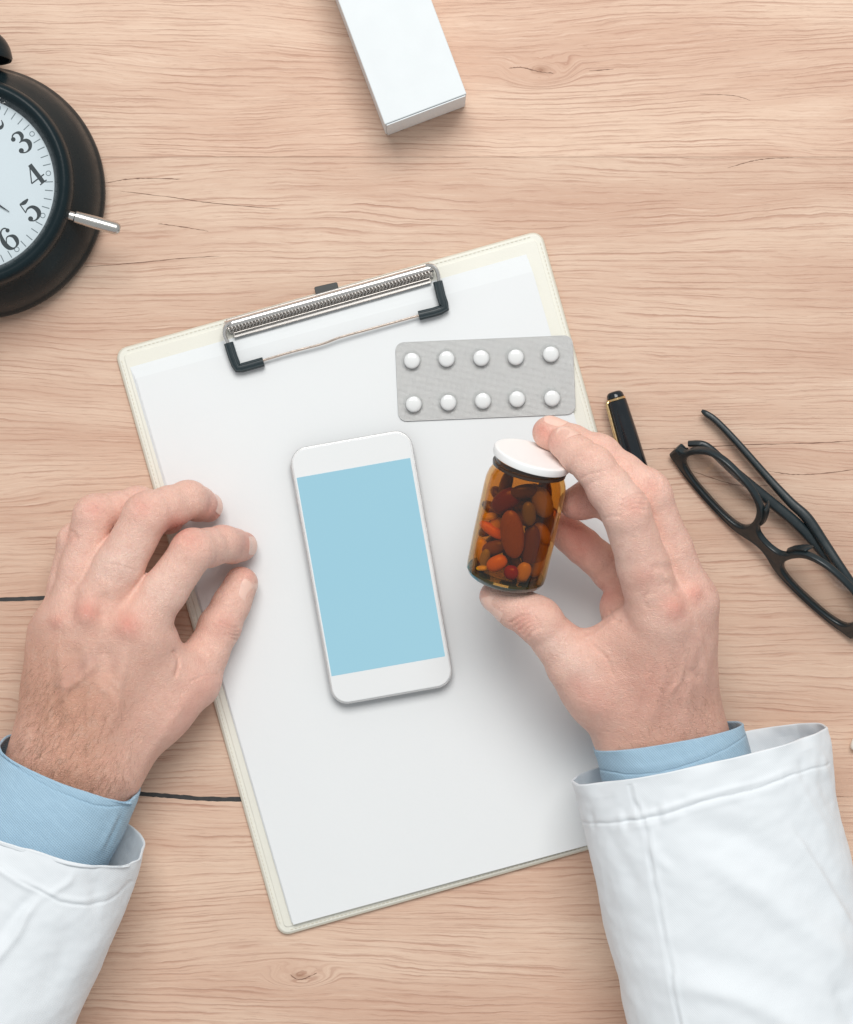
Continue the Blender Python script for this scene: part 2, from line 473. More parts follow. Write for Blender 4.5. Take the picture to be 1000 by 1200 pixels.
# stitches: short thread segments on all four sides
mb = MB(); st = inset(o_, 1.5)
seg = []
for i in range(len(st)):
    a, b = Vector(st[i - 1]), Vector(st[i]); Ls = (b - a).length
    k = max(1, int(Ls / 2.1)) if Ls > 8 else 0
    for j in range(k):
        p, q = a.lerp(b, (j + .18) / k), a.lerp(b, (j + .82) / k)
        seg.append((p, q))
for p, q in seg:
    mb.tube([(p.x, p.y, 3.0), ((p.x + q.x) / 2, (p.y + q.y) / 2, 3.25), (q.x, q.y, 3.0)], .17, 5)
so = mb.build('stitching', M['thread'], clipboard); so['kind'] = 'stuff'

# clip
zc = 7.5
A = lo(265, 384, zc); B = lo(508, 316, zc)
dv = (B - A).normalized(); nv = Vector((-dv.y, dv.x, 0))
mb = MB()
mb.tube([A + nv * 1.0 + Vector((0, 0, -.6)), B + nv * 1.0 + Vector((0, 0, -.6))], 2.2, 24)
mb.build('spring_tube', M['chrome'], clipboard)
mb = MB(); Lh = (B - A).length; turns = int(Lh / 1.7); pts = []
for i in range(turns * 8 + 1):
    t = i / (turns * 8); a = 2 * math.pi * i / 8
    pts.append(A + dv * (1 + t * (Lh - 2)) - nv * 1.2 + (nv * math.cos(a) + Vector((0, 0, 1)) * math.sin(a)) * 1.15 + Vector((0, 0, .1)))
mb.tube(pts, .5, 6)
mb.build('coil_spring', M['spring'], clipboard)
mb = MB()
Mx = Matrix.Translation((A + B) / 2 - nv * 4.6 + Vector((0, 0, -1.6))) @ Matrix.Rotation(math.atan2(dv.y, dv.x), 4, 'Z')
mb.box((0, 0, 0), (Lh - 5, 2.6, 1.0), Mx, .3)
mb.box((0, 5.0, -1.1), (Lh - 2, 7.5, 1.0), Mx, .3)
mb.build('clip_plate', M['spring'], clipboard)
mb = MB(); mb.tube([A + dv * 3 - nv * 3.7 + Vector((0, 0, -.4)), B - dv * 3 - nv * 3.7 + Vector((0, 0, -.4))], .75, 12); mb.build('hinge_rod', M['steel_dark'], clipboard)
mb = MB()
mb.slab(rrect(11.5, 4.6, .8, 3), [(.2, 0), (0, .2), (0, .9), (.2, 1.1)], Matrix.Translation(lo(383, 339, 3.8)) @ Matrix.Rotation(math.radians(-3), 4, 'Z'))
mb.build('clip_tab', plain('dark_tab', (.05, .052, .05), .4), clipboard)
def wire(pts, r, name='wire', mat='copper_wire'):
    sp = spline([tuple(lo(*p)) for p in pts], 8)
    mb = MB(); mb.tube(sp, r, 8); return mb.build(name, M[mat], clipboard)
wire([(272, 378, 8), (265, 382, 9.5), (263, 392, 9.8), (267, 402, 9.2), (270, 410, 8.6)], 1.0, 'wire_loop', 'chrome')
wire([(500, 311, 8), (508, 312, 9.8), (513, 319, 9.8), (515, 330, 9.2), (516, 338, 8.6)], 1.0, 'wire_loop', 'chrome')
wire([(300, 425, 8.2), (340, 413, 8.3), (378, 403, 8.5), (400, 395, 8.7), (440, 384, 8.4), (494, 369, 8.2)], .62, 'clip_wire')
def elbow(pts):
    mb = MB(); sp = [lo(*p) for p in pts]
    mb.tube(sp, 2.35, 16, ry=2.1, p=3.2)
    for k in (-1, 0, 1):          # moulded ribs along the sleeve
        rib = []
        for i, q in enumerate(sp):
            t = (sp[min(i + 1, len(sp) - 1)] - sp[max(i - 1, 0)]).normalized(); s_ = Vector((-t.y, t.x, 0))
            rib.append(q + s_ * k * 1.3 + Vector((0, 0, 1.95)))
        mb.tube(rib, .42, 6)
    return mb.build('rubber_corner', M['rubber'], clipboard)
elbow([(268, 402, 8.3), (273, 418, 8.2), (276.5, 427, 8.1), (279, 431.5, 8), (284, 431, 8), (293, 428.5, 8.1), (309, 424, 8.2)])
elbow([(513, 330, 8.3), (517, 347, 8.2), (520, 356, 8.1), (521.5, 361, 8), (516, 363.5, 8), (508, 366, 8.1), (491, 370, 8.2)])

# ------------------------------------------------------------------ paper on the clipboard
paper = thing('paper_stack', 'fanned stack of blank white paper held under the wire clip', 'paper', cbc + Vector((0, 0, 3.55)), CBA)
PI_ = ROOT[paper.name].inverted()
def quad_sheet(TL, TR, BL, z, curl, mat='paper'):
    a, b, c = (PI_ @ P(*q, 3.6 + z) for q in (TL, TR, BL)); d = b + c - a
    nx, ny = 24, 34; vs, fs = [], []
    for k in (0, 1):
        for j in range(ny + 1):
            for i in range(nx + 1):
                u, v = i / nx, j / ny
                p = a.lerp(b, u).lerp(c.lerp(d, u), v)
                w = .25 * curl * math.sin(3.1 * u + 2 * v + curl) * v + curl * .9 * max(0, .06 - u) / .06 * max(0, v - .1)
                vs.append((p.x, p.y, z + .14 * k + max(0, w)))
    n1 = (nx + 1) * (ny + 1)
    for j in range(ny):
        for i in range(nx):
            q = j * (nx + 1) + i
            fs.append((q, q + nx + 1, q + nx + 2, q + 1)); fs.append((n1 + q, n1 + q + 1, n1 + q + nx + 2, n1 + q + nx + 1))
    brd = [i for i in range(nx + 1)] + [(j + 1) * (nx + 1) + nx for j in range(ny)] + [ny * (nx + 1) + nx - 1 - i for i in range(nx)] + [(ny - 1 - j) * (nx + 1) for j in range(ny - 1)]
    for i in range(len(brd)): fs.append((brd[i - 1], brd[i], n1 + brd[i], n1 + brd[i - 1]))
    return MB().add(vs, fs).build('sheet', M[mat], paper, angle=60)
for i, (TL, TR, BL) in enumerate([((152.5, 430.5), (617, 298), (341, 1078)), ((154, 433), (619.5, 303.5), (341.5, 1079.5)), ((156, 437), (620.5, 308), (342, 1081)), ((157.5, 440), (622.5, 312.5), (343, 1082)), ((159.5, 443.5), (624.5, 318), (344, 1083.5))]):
    quad_sheet(TL, TR, BL, .42 * i, .08 * i, 'paper_top_dimmed' if i == 4 else 'paper')  # lower sheets coloured whiter, so their exposed edges read as lit
ZP = 3.55 + .42 * 4 + .2      # top of the paper

# ------------------------------------------------------------------ phone
phone = thing('phone', 'white smartphone with plain light blue screen lying on the paper', 'phone', P(436, 664.5, ZP), math.radians(10.0))
f7 = (D - ZP - 7) / D
pw, pl = 145 / K * f7, 306 / K * f7
mb = MB(); o_ = rrect(pw, pl, 8.4, 10)
mb.slab(o_, [(1.0, 0), (.3, .4), (0, 1.2), (0, 5.9), (.25, 6.5), (.55, 6.7)])
mb.build('case_band', M['phone_band'], phone)
mb = MB(); o2 = inset(o_, .85)
mb.slab(o2, [(0, 6.3), (0, 7.0), (.15, 7.25), (.5, 7.4)])
mb.build('front_glass', M['phone_white'], phone)
mb = MB(); mb.slab([(-x, -y) for x, y in rrect(135 / K * f7, 236 / K * f7, .15, 2)], [(0, 7.38), (0, 7.46)], Matrix.Translation((-.3, .2, 0)))
mb.build('screen', M['screen'], phone, smooth=False)
for (y0, l) in ((52, 7), (38, 4), (30, 4)):
    mb = MB(); mb.box((-pw / 2 - .1, y0, 3.6), (.7, l, 1.6), None, .3); mb.build('side_button', M['phone_band'], phone)

# ------------------------------------------------------------------ blister pack and its tablets
zb = ZP + .1
blister = thing('blister_pack', 'silver blister pack of ten white tablets on top of the paper', 'blister pack', P(569, 443.5, zb), math.radians(2.4))
BI = ROOT[blister.name].inverted()
mb = MB(); o_ = rrect(207 / K, 92.5 / K, 4.2, 6)
mb.slab(o_, [(0, .1), (0, .45), (.12, .6)]); mb.build('foil', M['foil'], blister)
mb = MB(); mb.slab(inset(o_, -.12), [(0, -.05), (0, .08)]); mb.build('plastic_rim', M['phone_white'], blister)
rows = [[(482.5, 422), (523, 420), (563.5, 419), (604, 418), (645, 414.5)], [(484.5, 473), (525, 471), (565.5, 469), (605.5, 467), (646.5, 466)]]
ordn = ['first', 'second', 'third', 'fourth', 'fifth']
dome_me = None; tab_me = None
for r, row in enumerate(rows):
    for i, (px, py) in enumerate(row):
        c = BI @ P(px, py, zb + 2); c.z = 0
        if dome_me is None:
            mb = MB(); prof = [(5.05, .55), (5.0, .8), (4.85, 1.6), (4.55, 2.6), (4.0, 3.3), (3.0, 3.75), (1.6, 3.95), (.2, 4.0)]
            mb.lathe(prof, 36, cap0=False); d_ = mb.build('blister_dome', M['blister'], blister); dome_me = d_.data
        else:
            d_ = link('blister_dome', dome_me, None, blister)
        d_.location = c / 1000
        wp = P(px + .5, py + 1, zb + .65)
        if tab_me is None:
            mb = MB(); mb.lathe([(2.6, 0), (3.5, .25), (3.85, .7), (3.9, 1.2), (3.85, 1.9), (3.5, 2.4), (2.6, 2.75), (1.3, 2.95), (.1, 3.0)], 32)
            t_ = mb.build('tablet', M['tablet']); tab_me = t_.data
        else:
            t_ = link('tablet', tab_me, None)
        t_.location = wp / 1000
        tag(t_, 'round white tablet, %s from the left in the %s row of the blister pack' % (ordn[i], 'upper' if r == 0 else 'lower'), 'tablet', 'white tablets sealed in the blister pack')

# ------------------------------------------------------------------ carton at the top edge
hb = 30
ang = math.radians(18.6) 
Tl, Tr = P(451, 146, hb), P(547, 110, hb)
box_w = (Tr - Tl).length
ex = (Tr - Tl).normalized(); ey = Vector((-ex.y, ex.x, 0)); rzb = math.atan2(ex.y, ex.x)
bl = 105
carton = thing('medicine_box', 'plain white cardboard medicine box at the top edge of the desk', 'box', ((Tl + Tr) / 2 + ey * bl / 2) * Vector((1, 1, 0)) if False else Vector((((Tl + Tr) / 2 + ey * bl / 2).x, ((Tl + Tr) / 2 + ey * bl / 2).y, 0)), rzb)
mb = MB(); mb.slab(rrect(box_w, bl, .5, 2), [(.3, .1), (0, .5), (0, hb - .45), (.15, hb - .15), (.45, hb)])
mb.build('carton_body', M['carton'], carton, angle=25)
mb = MB()   # tucked end flap, bowed slightly outwards
vs, fs = [], []
for k in (0, 1):
    for j in range(9):
        for i in range(17):
            u, v = i / 16, j / 8
            bow = .9 * math.sin(math.pi * u) * math.sin(math.pi * v) + .25 + (.5 if k else 0)
            vs.append(((u - .5) * (box_w - 1.6), -bl / 2 - bow, .8 + v * (hb - 1.25)))
for j in range(8):
    for i in range(16):
        q = j * 17 + i; fs.append((q, q + 1, q + 18, q + 17)); fs.append((153 + q, 153 + q + 17, 153 + q + 18, 153 + q + 1))
for i in range(16): fs.append((i, 153 + i, 154 + i, i + 1)); fs.append((136 + i, 137 + i, 290 + i, 289 + i))
for j in range(8): fs.append((j * 17, j * 17 + 17, 153 + j * 17 + 17, 153 + j * 17)); fs.append((j * 17 + 16, 153 + j * 17 + 16, 153 + j * 17 + 33, j * 17 + 33))
mb.add(vs, fs).build('end_flap', M['carton'], carton)

# ------------------------------------------------------------------ alarm clock lying on its back
HC = 45.0
cc = P(-42.5, 213, HC); ck = math.radians(37.5)
clock = thing('alarm_clock', 'black twin bell alarm clock lying on its back at the left edge', 'clock', (cc.x, cc.y, 0), ck)
CI = ROOT[clock.name].inverted()
mb = MB()
mb.lathe([(52, .2), (58, 1.0), (60.6, 3), (61.4, 6), (61.2, 8.5), (60.2, 10.5), (59.6, 12), (59.0, 17), (57.2, 23), (54.0, 29), (51.3, 33.5), (50.4, 35.5)], 128, cap0=True, cap1=False)
mb.build('clock_case', M['black_paint'], clock, angle=50)
mb = MB()
mb.lathe([(50.2, 35.2), (50.6, 36.2), (50.5, 39), (49.8, 42.5), (48.4, 44.8), (46.4, 45.3), (44.8, 44.2), (43.2, 41.5), (41.6, 38.2), (41.4, 37.2)], 128, cap0=False, cap1=False)
mb.build('bezel', M['black_paint'], clock, angle=60)
ZD = 37.4
mb = MB(); mb.lathe([(42.5, ZD - 1), (42.5, ZD)], 96); dial = mb.build('dial', M['dial'], clock, smooth=False)
fD = (D - ZD) / D / K      # mm per photo pixel at dial height
Rn = 80.5 * fD; Rt = 96.5 * fD
# dial print: strokes of varying width, raised as thin ink
def stroke(mb, pts, wid, z, M2, n=6):
    sp = spline([(*p, w) for p, w in zip(pts, wid)], n); L, R = [], []
    for i, q in enumerate(sp):
        t = sp[min(i + 1, len(sp) - 1)][:2] - sp[max(i - 1, 0)][:2]; t /= np.linalg.norm(t) + 1e-9
        nn = np.array((-t[1], t[0])) * max(.02, q[2]) / 2
        L.append((*(q[:2] + nn), z)); R.append((*(q[:2] - nn), z))
    k = len(L); mb.add(L + R, [(i, k + i, k + i + 1, i + 1) for i in range(k - 1)], M2)
def ball(mb, x, y, r, z, M2):
    mb.add([(x + r * math.cos(a * .5236), y + r * math.sin(a * .5236), z) for a in range(12)], [tuple(range(12))], M2)
# glyphs on a 1-high box, x about 0
GL = {
 '0': [([(0, .97), (-.24, .85), (-.29, .5), (-.24, .15), (0, .03)], [.05, .13, .18, .13, .05]), ([(0, .97), (.24, .85), (.29, .5), (.24, .15), (0, .03)], [.05, .13, .18, .13, .05])],
 '1': [([(.02, .98), (.02, .03)], [.19, .19]), ([(-.2, .80), (-.08, .86), (.02, .97)], [.04, .06, .08]), ([(-.22, .03), (.25, .03)], [.05, .05])],
 '2': [([(-.24, .76), (-.16, .92), (.02, .965), (.2, .88), (.22, .70), (.06, .46), (-.22, .16), (-.27, .04)], [.05, .07, .07, .13, .19, .15, .06, .05]), ([(-.28, .09), (-.1, .13), (.1, .06), (.24, .12), (.30, .30)], [.10, .16, .15, .09, .03]), 'b', (-.19, .74, .095)],
 '3': [([(-.24, .82), (-.12, .95), (.04, .96), (.18, .86), (.18, .68), (.04, .55), (-.08, .53)], [.04, .06, .07, .15, .17, .07, .04]), ([(-.08, .53), (.08, .52), (.23, .42), (.26, .25), (.14, .07), (-.06, .03), (-.22, .10), (-.28, .2)], [.04, .08, .16, .20, .13, .06, .05, .04]), 'b', (-.2, .80, .10), 'b', (-.22, .21, .11)],
 '4': [([(.10, .98), (.10, .03)], [.19, .19]), ([(.08, .97), (-.33, .30)], [.05, .05]), ([(-.34, .29), (.34, .29)], [.055, .055]), ([(-.08, .03), (.28, .03)], [.05, .05])],
 '5': [([(-.21, .96), (.0, .91), (.22, .94)], [.06, .17, .07]), ([(-.20, .96), (-.22, .52)], [.045, .045]), ([(-.22, .53), (-.06, .62), (.14, .58), (.25, .40), (.24, .20), (.10, .06), (-.08, .03), (-.22, .10), (-.27, .2)], [.04, .07, .12, .19, .20, .12, .06, .05, .04]), 'b', (-.21, .20, .11)],
 '6': [([(.22, .80), (.14, .94), (.0, .965), (-.16, .85), (-.27, .52), (-.24, .2), (-.1, .04), (.03, .03)], [.04, .06, .06, .10, .20, .19, .09, .05]), ([(-.2, .36), (-.08, .55), (.06, .58), (.22, .46), (.25, .28), (.18, .1), (.03, .03)], [.03, .05, .06, .15, .19, .13, .05]), 'b', (.18, .80, .09)],
 '7': [([(-.28, .90), (-.1, .87), (.08, .94), (.28, .92)], [.12, .16, .12, .10]), ([(.27, .93), (.06, .55), (-.04, .25), (-.04, .03)], [.05, .08, .18, .2]), ([(-.28, .96), (-.28, .74)], [.05, .04])],
 '8': [([(0, .965), (-.19, .86), (-.17, .68), (.06, .53), (.24, .36), (.22, .14), (0, .03)], [.05, .13, .16, .18, .18, .13, .05]), ([(0, .965), (.18, .86), (.16, .68), (-.02, .55), (-.22, .36), (-.22, .14), (0, .03)], [.05, .1, .1, .06, .13, .12, .05])],
 '9': [([(-.22, .2), (-.14, .06), (0, .035), (.16, .15), (.27, .48), (.24, .8), (.1, .96), (-.03, .97)], [.04, .06, .06, .10, .20, .19, .09, .05]), ([(.2, .64), (.08, .45), (-.06, .42), (-.22, .54), (-.25, .72), (-.18, .9), (-.03, .97)], [.03, .05, .06, .15, .19, .13, .05]), 'b', (-.18, .2, .09)],
}
Hn = 27.5 * fD
for h in range(1, 13):
    a = math.radians(90 - 30 * h); s_ = str(h); mb = MB(); zi = ZD + .05
    for ci, ch in enumerate(s_):
        off = (ci - (len(s_) - 1) / 2) * .62
        M2 = Matrix.Translation((Rn * math.cos(a) + off * Hn, Rn * math.sin(a) - Hn / 2, 0)) @ Matrix.Diagonal((Hn * .98, Hn, 1, 1))
        it = iter(GL[ch])
        for q in it:
            zi += .012
            if q == 'b':
                x, y, r = next(it); ball(mb, x, y, r, zi, M2)
            else: stroke(mb, q[0], q[1], zi, M2)
    mb.build('numeral', M['ink'], dial, smooth=False)
mb = MB(); mr = MB()
for m in range(60):
    a = math.radians(6 * m); c, s_ = math.cos(a), math.sin(a)
    if m % 5 == 0:
        ringp = [((Rt + 3.2 * fD * k * math.cos(b * .449)), 3.2 * fD * k * math.sin(b * .449)) for k in (1, .72) for b in range(14)]
        mr.add([(c * x - s_ * y, s_ * x + c * y, ZD + .06) for x, y in ringp], [(b, (b + 1) % 14, 14 + (b + 1) % 14, 14 + b) for b in range(14)])
    else:
        w = .55 * fD; r0, r1 = Rt - 4.6 * fD, Rt + 4.6 * fD
        mb.add([(c * x - s_ * y, s_ * x + c * y, ZD + .06) for x, y in ((r0, -w), (r1, -w), (r1, w), (r0, w))], [(0, 1, 2, 3)])
mb.build('minute_marks', M['ink_grey'], dial, smooth=False)['kind'] = 'stuff'
mr.build('hour_rings', M['ink_grey'], dial, smooth=False)
def chand(name, ang, ln, w, z):
    mb = MB(); d_ = Vector((math.cos(ang), math.sin(ang), 0))
    mb.tube([d_ * -8 + Vector((0, 0, z)), d_ * (ln * .6) + Vector((0, 0, z)), d_ * ln + Vector((0, 0, z))], [w * .7, w, w * .25], 6, ry=.2)
    mb.build(name, M['ink'], clock)
tipv = (CI @ P(11, 248, ZD + 1)); tipv.z = 0
chand('alarm_hand', math.atan2(tipv.y, tipv.x), tipv.length, .55, ZD + .9)
chand('hour_hand', math.radians(150), 22, 1.3, ZD + 1.5); chand('minute_hand', math.radians(95), 32, 1.0, ZD + 2.1)
mb = MB(); mb.lathe([(2.4, ZD + .3), (2.4, ZD + 2.8), (1.5, ZD + 3.3)], 20); mb.build('hand_boss', M['ink'], clock)
mb = MB(); mb.lathe([(43.6, 42.0), (30, 42.35), (15, 42.5), (.3, 42.55)], 64, cap0=False); mb.build('glass_pane', M['pane'], clock)
# bells on stems, handle and hammer, metal feet
for sgn in (1, -1):
    a = math.radians(90 - sgn * 38.5)
    rd = Vector((math.cos(a), math.sin(a), 0))
    base = rd * 55.5 + Vector((0, 0, 24)); R = rd.to_track_quat('Z', 'Y').to_matrix().to_4x4()
    bell = MB(); rb = 17.6
    prof = [(rb - 1.2, 3.2), (rb, 3.0), (rb + .4, 4.2)] + [(rb * math.cos(t * math.pi / 20), 4.5 + rb * .82 * math.sin(t * math.pi / 20)) for t in range(1, 10)] + [(.4, 4.5 + rb * .82)]
    Mb = Matrix.Translation(base + rd * 3) @ R
    bell.lathe(prof, 48, Mb, cap0=False); bell.lathe([(rb - 1.2, 3.2), (rb * .75, 10), (.5, 15)], 48, Mb, cap0=False)
    bo = bell.build('bell', M['black_paint'], clock)
    s2 = MB(); s2.tube([base - rd * 3, base + rd * 24], 1.8, 12); s2.ell((3.2, 3.2, 3.2), Matrix.Translation(base + rd * 24)); s2.build('bell_stem', M['brushed'], bo)
h0 = MB(); h0.tube(spline([(-20, 62, 24), (-14, 80, 24), (0, 88, 24), (14, 80, 24), (20, 62, 24)], 8), 1.6, 10); h0.build('handle', M['brushed'], clock)
h1 = MB(); h1.tube([(0, 52, 24), (0, 66, 24)], 1.2, 8); h1.tube([(-4, 68, 24), (4, 68, 24)], 3, 12); h1.build('hammer', M['brushed'], clock)
def foot(p0, p1):
    mb = MB(); a, b = p0, p1
    q = [a.lerp(b, t) for t in (0, .18, .2, .22, .55, .92, .97, 1.0)]
    mb.tube(q, [2.3, 2.3, 2.6, 2.9, 3.1, 3.0, 2.6, 1.7], 20); mb.build('foot', M['brushed'], clock)
fa, fb = CI @ P(74, 250, 36), CI @ P(141, 269, 31)
foot(fa, fb)
foot(Vector((-fa.x, fa.y, fa.z)), Vector((-fb.x, fb.y, fb.z)))

# ------------------------------------------------------------------ fountain pen
zq = 6.2
pa, pb = P(721, 464, zq), P(811, 768, zq)
pd = (pb - pa).normalized()
pen = thing('pen', 'black and gold fountain pen lying half under the hand with the jar', 'pen', (pa.x, pa.y, 0), 0)
LB = lambda t, dx=0, dz=0: pa + pd * t + Vector((pd.y, -pd.x, 0)) * dx + Vector((0, 0, dz)) - Vector((pa.x, pa.y, 0))
mb = MB(); mb.tube([LB(t) for t in (2.4, 2.6, 20, 50, 60, 60.5)], [4.4, 4.75, 5.3, 5.8, 5.7, 5.2], 40); mb.build('cap', M['black_gloss'], pen)
mb = MB(); mb.tube([LB(t) for t in (-2.2, -1.8, -.8, .8, 1.2)], [2.2, 3.2, 4.0, 4.3, 4.0], 32); mb.build('cap_top', M['black_gloss'], pen)
mb = MB(); mb.tube([LB(t) for t in (1.0, 1.3, 2.2, 2.6)], [4.2, 4.65, 4.65, 4.3], 32); mb.build('gold_ring', M['gold'], pen)
mb = MB(); mb.tube([LB(t) for t in (56, 56.2, 58.8, 59)], [5.75, 6.0, 5.95, 5.7], 32); mb.build('gold_ring', M['gold'], pen)
mb = MB(); mb.tube([LB(2.0, 4.0, 1.6), LB(3.0, 5.1, 1.8), LB(20, 5.6, 1.8), LB(38, 6.0, 1.8), LB(41, 5.9, 1.7)], [1.0, .8, .9, 1.2, .5], 10, ry=.6); mb.build('pocket_clip', M['gold'], pen)
mb = MB(); mb.tube([LB(t) for t in (60.4, 61, 90, 118, 125, 126.5)], [4.9, 5.3, 5.2, 4.4, 3.8, 2.4], 40); mb.build('barrel', M['black_gloss'], pen)

# ------------------------------------------------------------------ spectacles
t_ = math.radians(61)
du = Vector((.703, -.711, 0)).normalized(); dn = Vector((-du.y, du.x, 0))
gl0 = P(893, 640, 6) - dn * 0
spec = thing('eyeglasses', 'folded black framed eyeglasses resting on the desk beside the hand', 'eyeglasses', (gl0.x, gl0.y, 0), math.atan2(du.y, du.x))
dvv = Vector((0, math.cos(t_), math.sin(t_))); dww = Vector((1, 0, 0)).cross(dvv)
FM = Matrix(((1, dvv.x, dww.x, 0), (0, dvv.y, dww.y, -3), (0, dvv.z, dww.z, 1.6), (0, 0, 0, 1)))
US = .925
half = [(0, 6.2), (6, 5.0), (13, 2.2), (22, .6), (38, 0), (54, .6), (62, 1.8), (67.5, 2.6), (68.5, 6), (67.5, 11), (64.2, 13.5), (62.8, 20), (58, 28.5), (49, 34.2), (38, 36), (27, 35.4), (17.5, 31.5), (12.2, 25), (10.6, 19.5), (7, 14.6), (0, 13)]
half = [(x * US, y) for x, y in half]
outer = spline(half + [(-x, y) for x, y in half[-2:0:-1]], 4, True)
hole = [(14.2, 12), (17, 7.2), (24, 5.0), (37, 4.2), (50, 4.8), (58, 7.2), (60.2, 12), (59, 19), (54.5, 27), (47, 31.6), (37, 33), (27, 32), (19, 27.5), (15, 20)]
hole = [(x * US, y) for x, y in inset(hole[::-1], .75)][::-1]
hr = spline(hole, 4, True); hl = [np.array((-p[0], p[1])) for p in hr]
mb = MB(); v_, f_ = fill2d([outer, hr, hl], 3.4, .8)
def wrap(v):   # gentle face curve
    return (v[0], v[1], v[2] - (v[0] / 68) ** 2 * 4.0 + 1)
mb.add([wrap(v) for v in v_], f_, FM); mb.build('frame_front', M['black_acetate'], spec, angle=35)
for hh in (hr, hl):
    mb = MB(); c0 = np.mean(hh, 0); n_ = len(hh); vs, fs = [], []
    for sgn in (1, -1):
        base = len(vs)
        vs.append((*c0, sgn * .7 + 1.4)); 
        for kk, fr in enumerate((.5, 1.02)):
            for q in hh: vs.append((*(c0 + (np.array(q) - c0) * fr), sgn * .6 + (1.0 if kk == 0 else 0)))
        for i in range(n_):
            j = (i + 1) % n_
            fs.append((base, base + 1 + i, base + 1 + j)); fs.append((base + 1 + i, base + 1 + n_ + i, base + 1 + n_ + j, base + 1 + j))
    mb.add([wrap(v) for v in vs], fs, FM); mb.build('lens', M['lens'], spec)
for s_ in (-1, 1):     # nose pads
    mb = MB(); rings = []
    for w_, sa, sb, du0 in ((1.0, 1.5, 6.0, 0), (-1.2, 2.0, 7.0, .2), (-3.2, 1.9, 6.6, .9), (-5.0, 1.5, 5.4, 1.8), (-6.0, .8, 4.0, 2.3)):
        rings.append([FM @ Vector((s_ * (11.3 + du0) + math.cos(q) * sa - math.sin(q) * sb * .38 * -s_, 24.5 + math.sin(q) * sb, w_)) for q in np.linspace(0, 2 * math.pi, 20, False)])
    mb.loft(rings); mb.build('nose_pad', M['black_acetate'], spec)
    mb = MB(); mb.box((s_ * 61, 7, -3.2), (4.5, 8, 6), FM, .8); mb.build('end_piece', M['black_acetate'], spec)
    mb = MB(); mb.tube([FM @ Vector((s_ * 59, 3.5, -5.6)), FM @ Vector((s_ * 59, 10.0, -5.6))], 1.3, 12); mb.build('hinge', M['steel_dark'], spec)
SI = ROOT[spec.name].inverted()
def temple(pts, ww, hh_):
    sp = spline([(*(SI @ P(*p)), w, h) for p, w, h in zip(pts, ww, hh_)], 8)
    mb = MB(); mb.tube([q[:3] for q in sp], [q[3] for q in sp], 14, ry=[q[4] for q in sp], p=3.0); mb.build('temple', M['black_acetate'], spec)
temple([(808, 520, 9), (826, 522, 11), (846, 539, 11), (866, 557, 10.5), (902, 587, 9.5), (934, 614, 9), (963, 645, 8), (987, 673, 7.5), (1012, 703, 7), (1030, 724, 6.5)],
       [1.6, 1.9, 2.1, 2.4, 2.6, 2.7, 2.7, 2.7, 2.2, .7], [4.2, 4.2, 4, 3.6, 3.2, 3, 3, 3, 2.6, .8])
temple([(822.5, 481, 5), (828, 485, 5), (840, 494, 5.5), (864, 519, 6.5), (900, 560, 8), (926, 588, 9.5), (946, 607, 10.5), (966, 637, 11), (984, 664, 12), (1004, 692, 12), (1040, 735, 11), (1060, 757, 10)],
       [.7, 1.5, 1.7, 1.8, 2.0, 2.3, 2.6, 2.6, 2.4, 2.2, 2.0, 1.8], [.8, 2.2, 2.6, 2.8, 3, 3.2, 3.4, 3.6, 3.8, 4, 4.2, 4.2])

# stray cream pill at the right edge
mb = MB(); mb.ell((6.2, 2.9, 2.9), Matrix.Translation((0, 0, 2.9)) @ Matrix.Rotation(.9, 4, 'Z'), 20, 12)
sp_ = mb.build('capsule', plain('cream_capsule', (.82, .79, .72), .35, var=.03)); sp_.location = P(1006, 866) / 1000
tag(sp_, 'cream capsule lying on the desk at the right edge beside the coat sleeve', 'pill')

# ------------------------------------------------------------------ amber jar with its pills
EL = math.radians(20)
zj = 72.0
jm = P(606.5, 611, zj)
ax2 = Vector((.205, .979, 0)).normalized()
AX = (ax2 * math.cos(EL) + Vector((0, 0, math.sin(EL)))).normalized()
LJ = 58.0
J0 = jm - AX * 29                       # outside of the base
JR = AX.to_track_quat('Z', 'Y').to_matrix().to_4x4()
jar = thing('pill_jar', 'small amber glass pill jar with white lid held in the right hand', 'jar', J0, 0)
JM = Matrix.Rotation(0, 4, 'Z') @ JR           # local
RJ = 18.6
UJ = 5.6
body = [(RJ - .3, 3.0), (RJ, 6), (RJ + .15, 20), (RJ + .1, 38 + UJ), (RJ - .1, 42.5 + UJ), (RJ - .9, 45.6 + UJ), (RJ - 2.0, 47.8 + UJ), (RJ - 2.5, 49.2 + UJ), (RJ - 2.5, 53.2 + UJ)]
mb = MB(); mb.lathe(body, 72, JM, cap0=False, cap1=False); mb.build('jar_glass', M['amber'], jar)
inn = [(.4, 4.0), (RJ - 5, 4.3), (RJ - 2.4, 6), (RJ - 1.9, 9), (RJ - 1.8, 38 + UJ), (RJ - 2.4, 43 + UJ), (RJ - 3.8, 47 + UJ), (RJ - 4.2, 53.2 + UJ)]
mb = MB(); mb.lathe(inn, 72, JM, cap0=False, cap1=False); mb.build('inner_wall', M['amber_inner'], jar)
mb = MB(); mb.lathe([(RJ - 4.0, 0), (RJ - 2.4, .3), (RJ - 1.1, 1.3), (RJ - .3, 2.98), (RJ - 1.0, 3.9), (RJ - 3.5, 3.5), (3, 3.2)], 72, JM); mb.build('jar_base', M['glass_base'], jar)
mb = MB(); mb.lathe([(RJ - 2.45, 49.0 + UJ), (RJ - 1.6, 49.4 + UJ), (RJ - 1.5, 50.6 + UJ), (RJ - 2.4, 51.0 + UJ)], 72, JM, cap0=False, cap1=False); mb.lathe([(RJ - 2.4, 53.0 + UJ), (RJ - 2.5, 51.0 + UJ)], 72, JM, cap0=False, cap1=False)
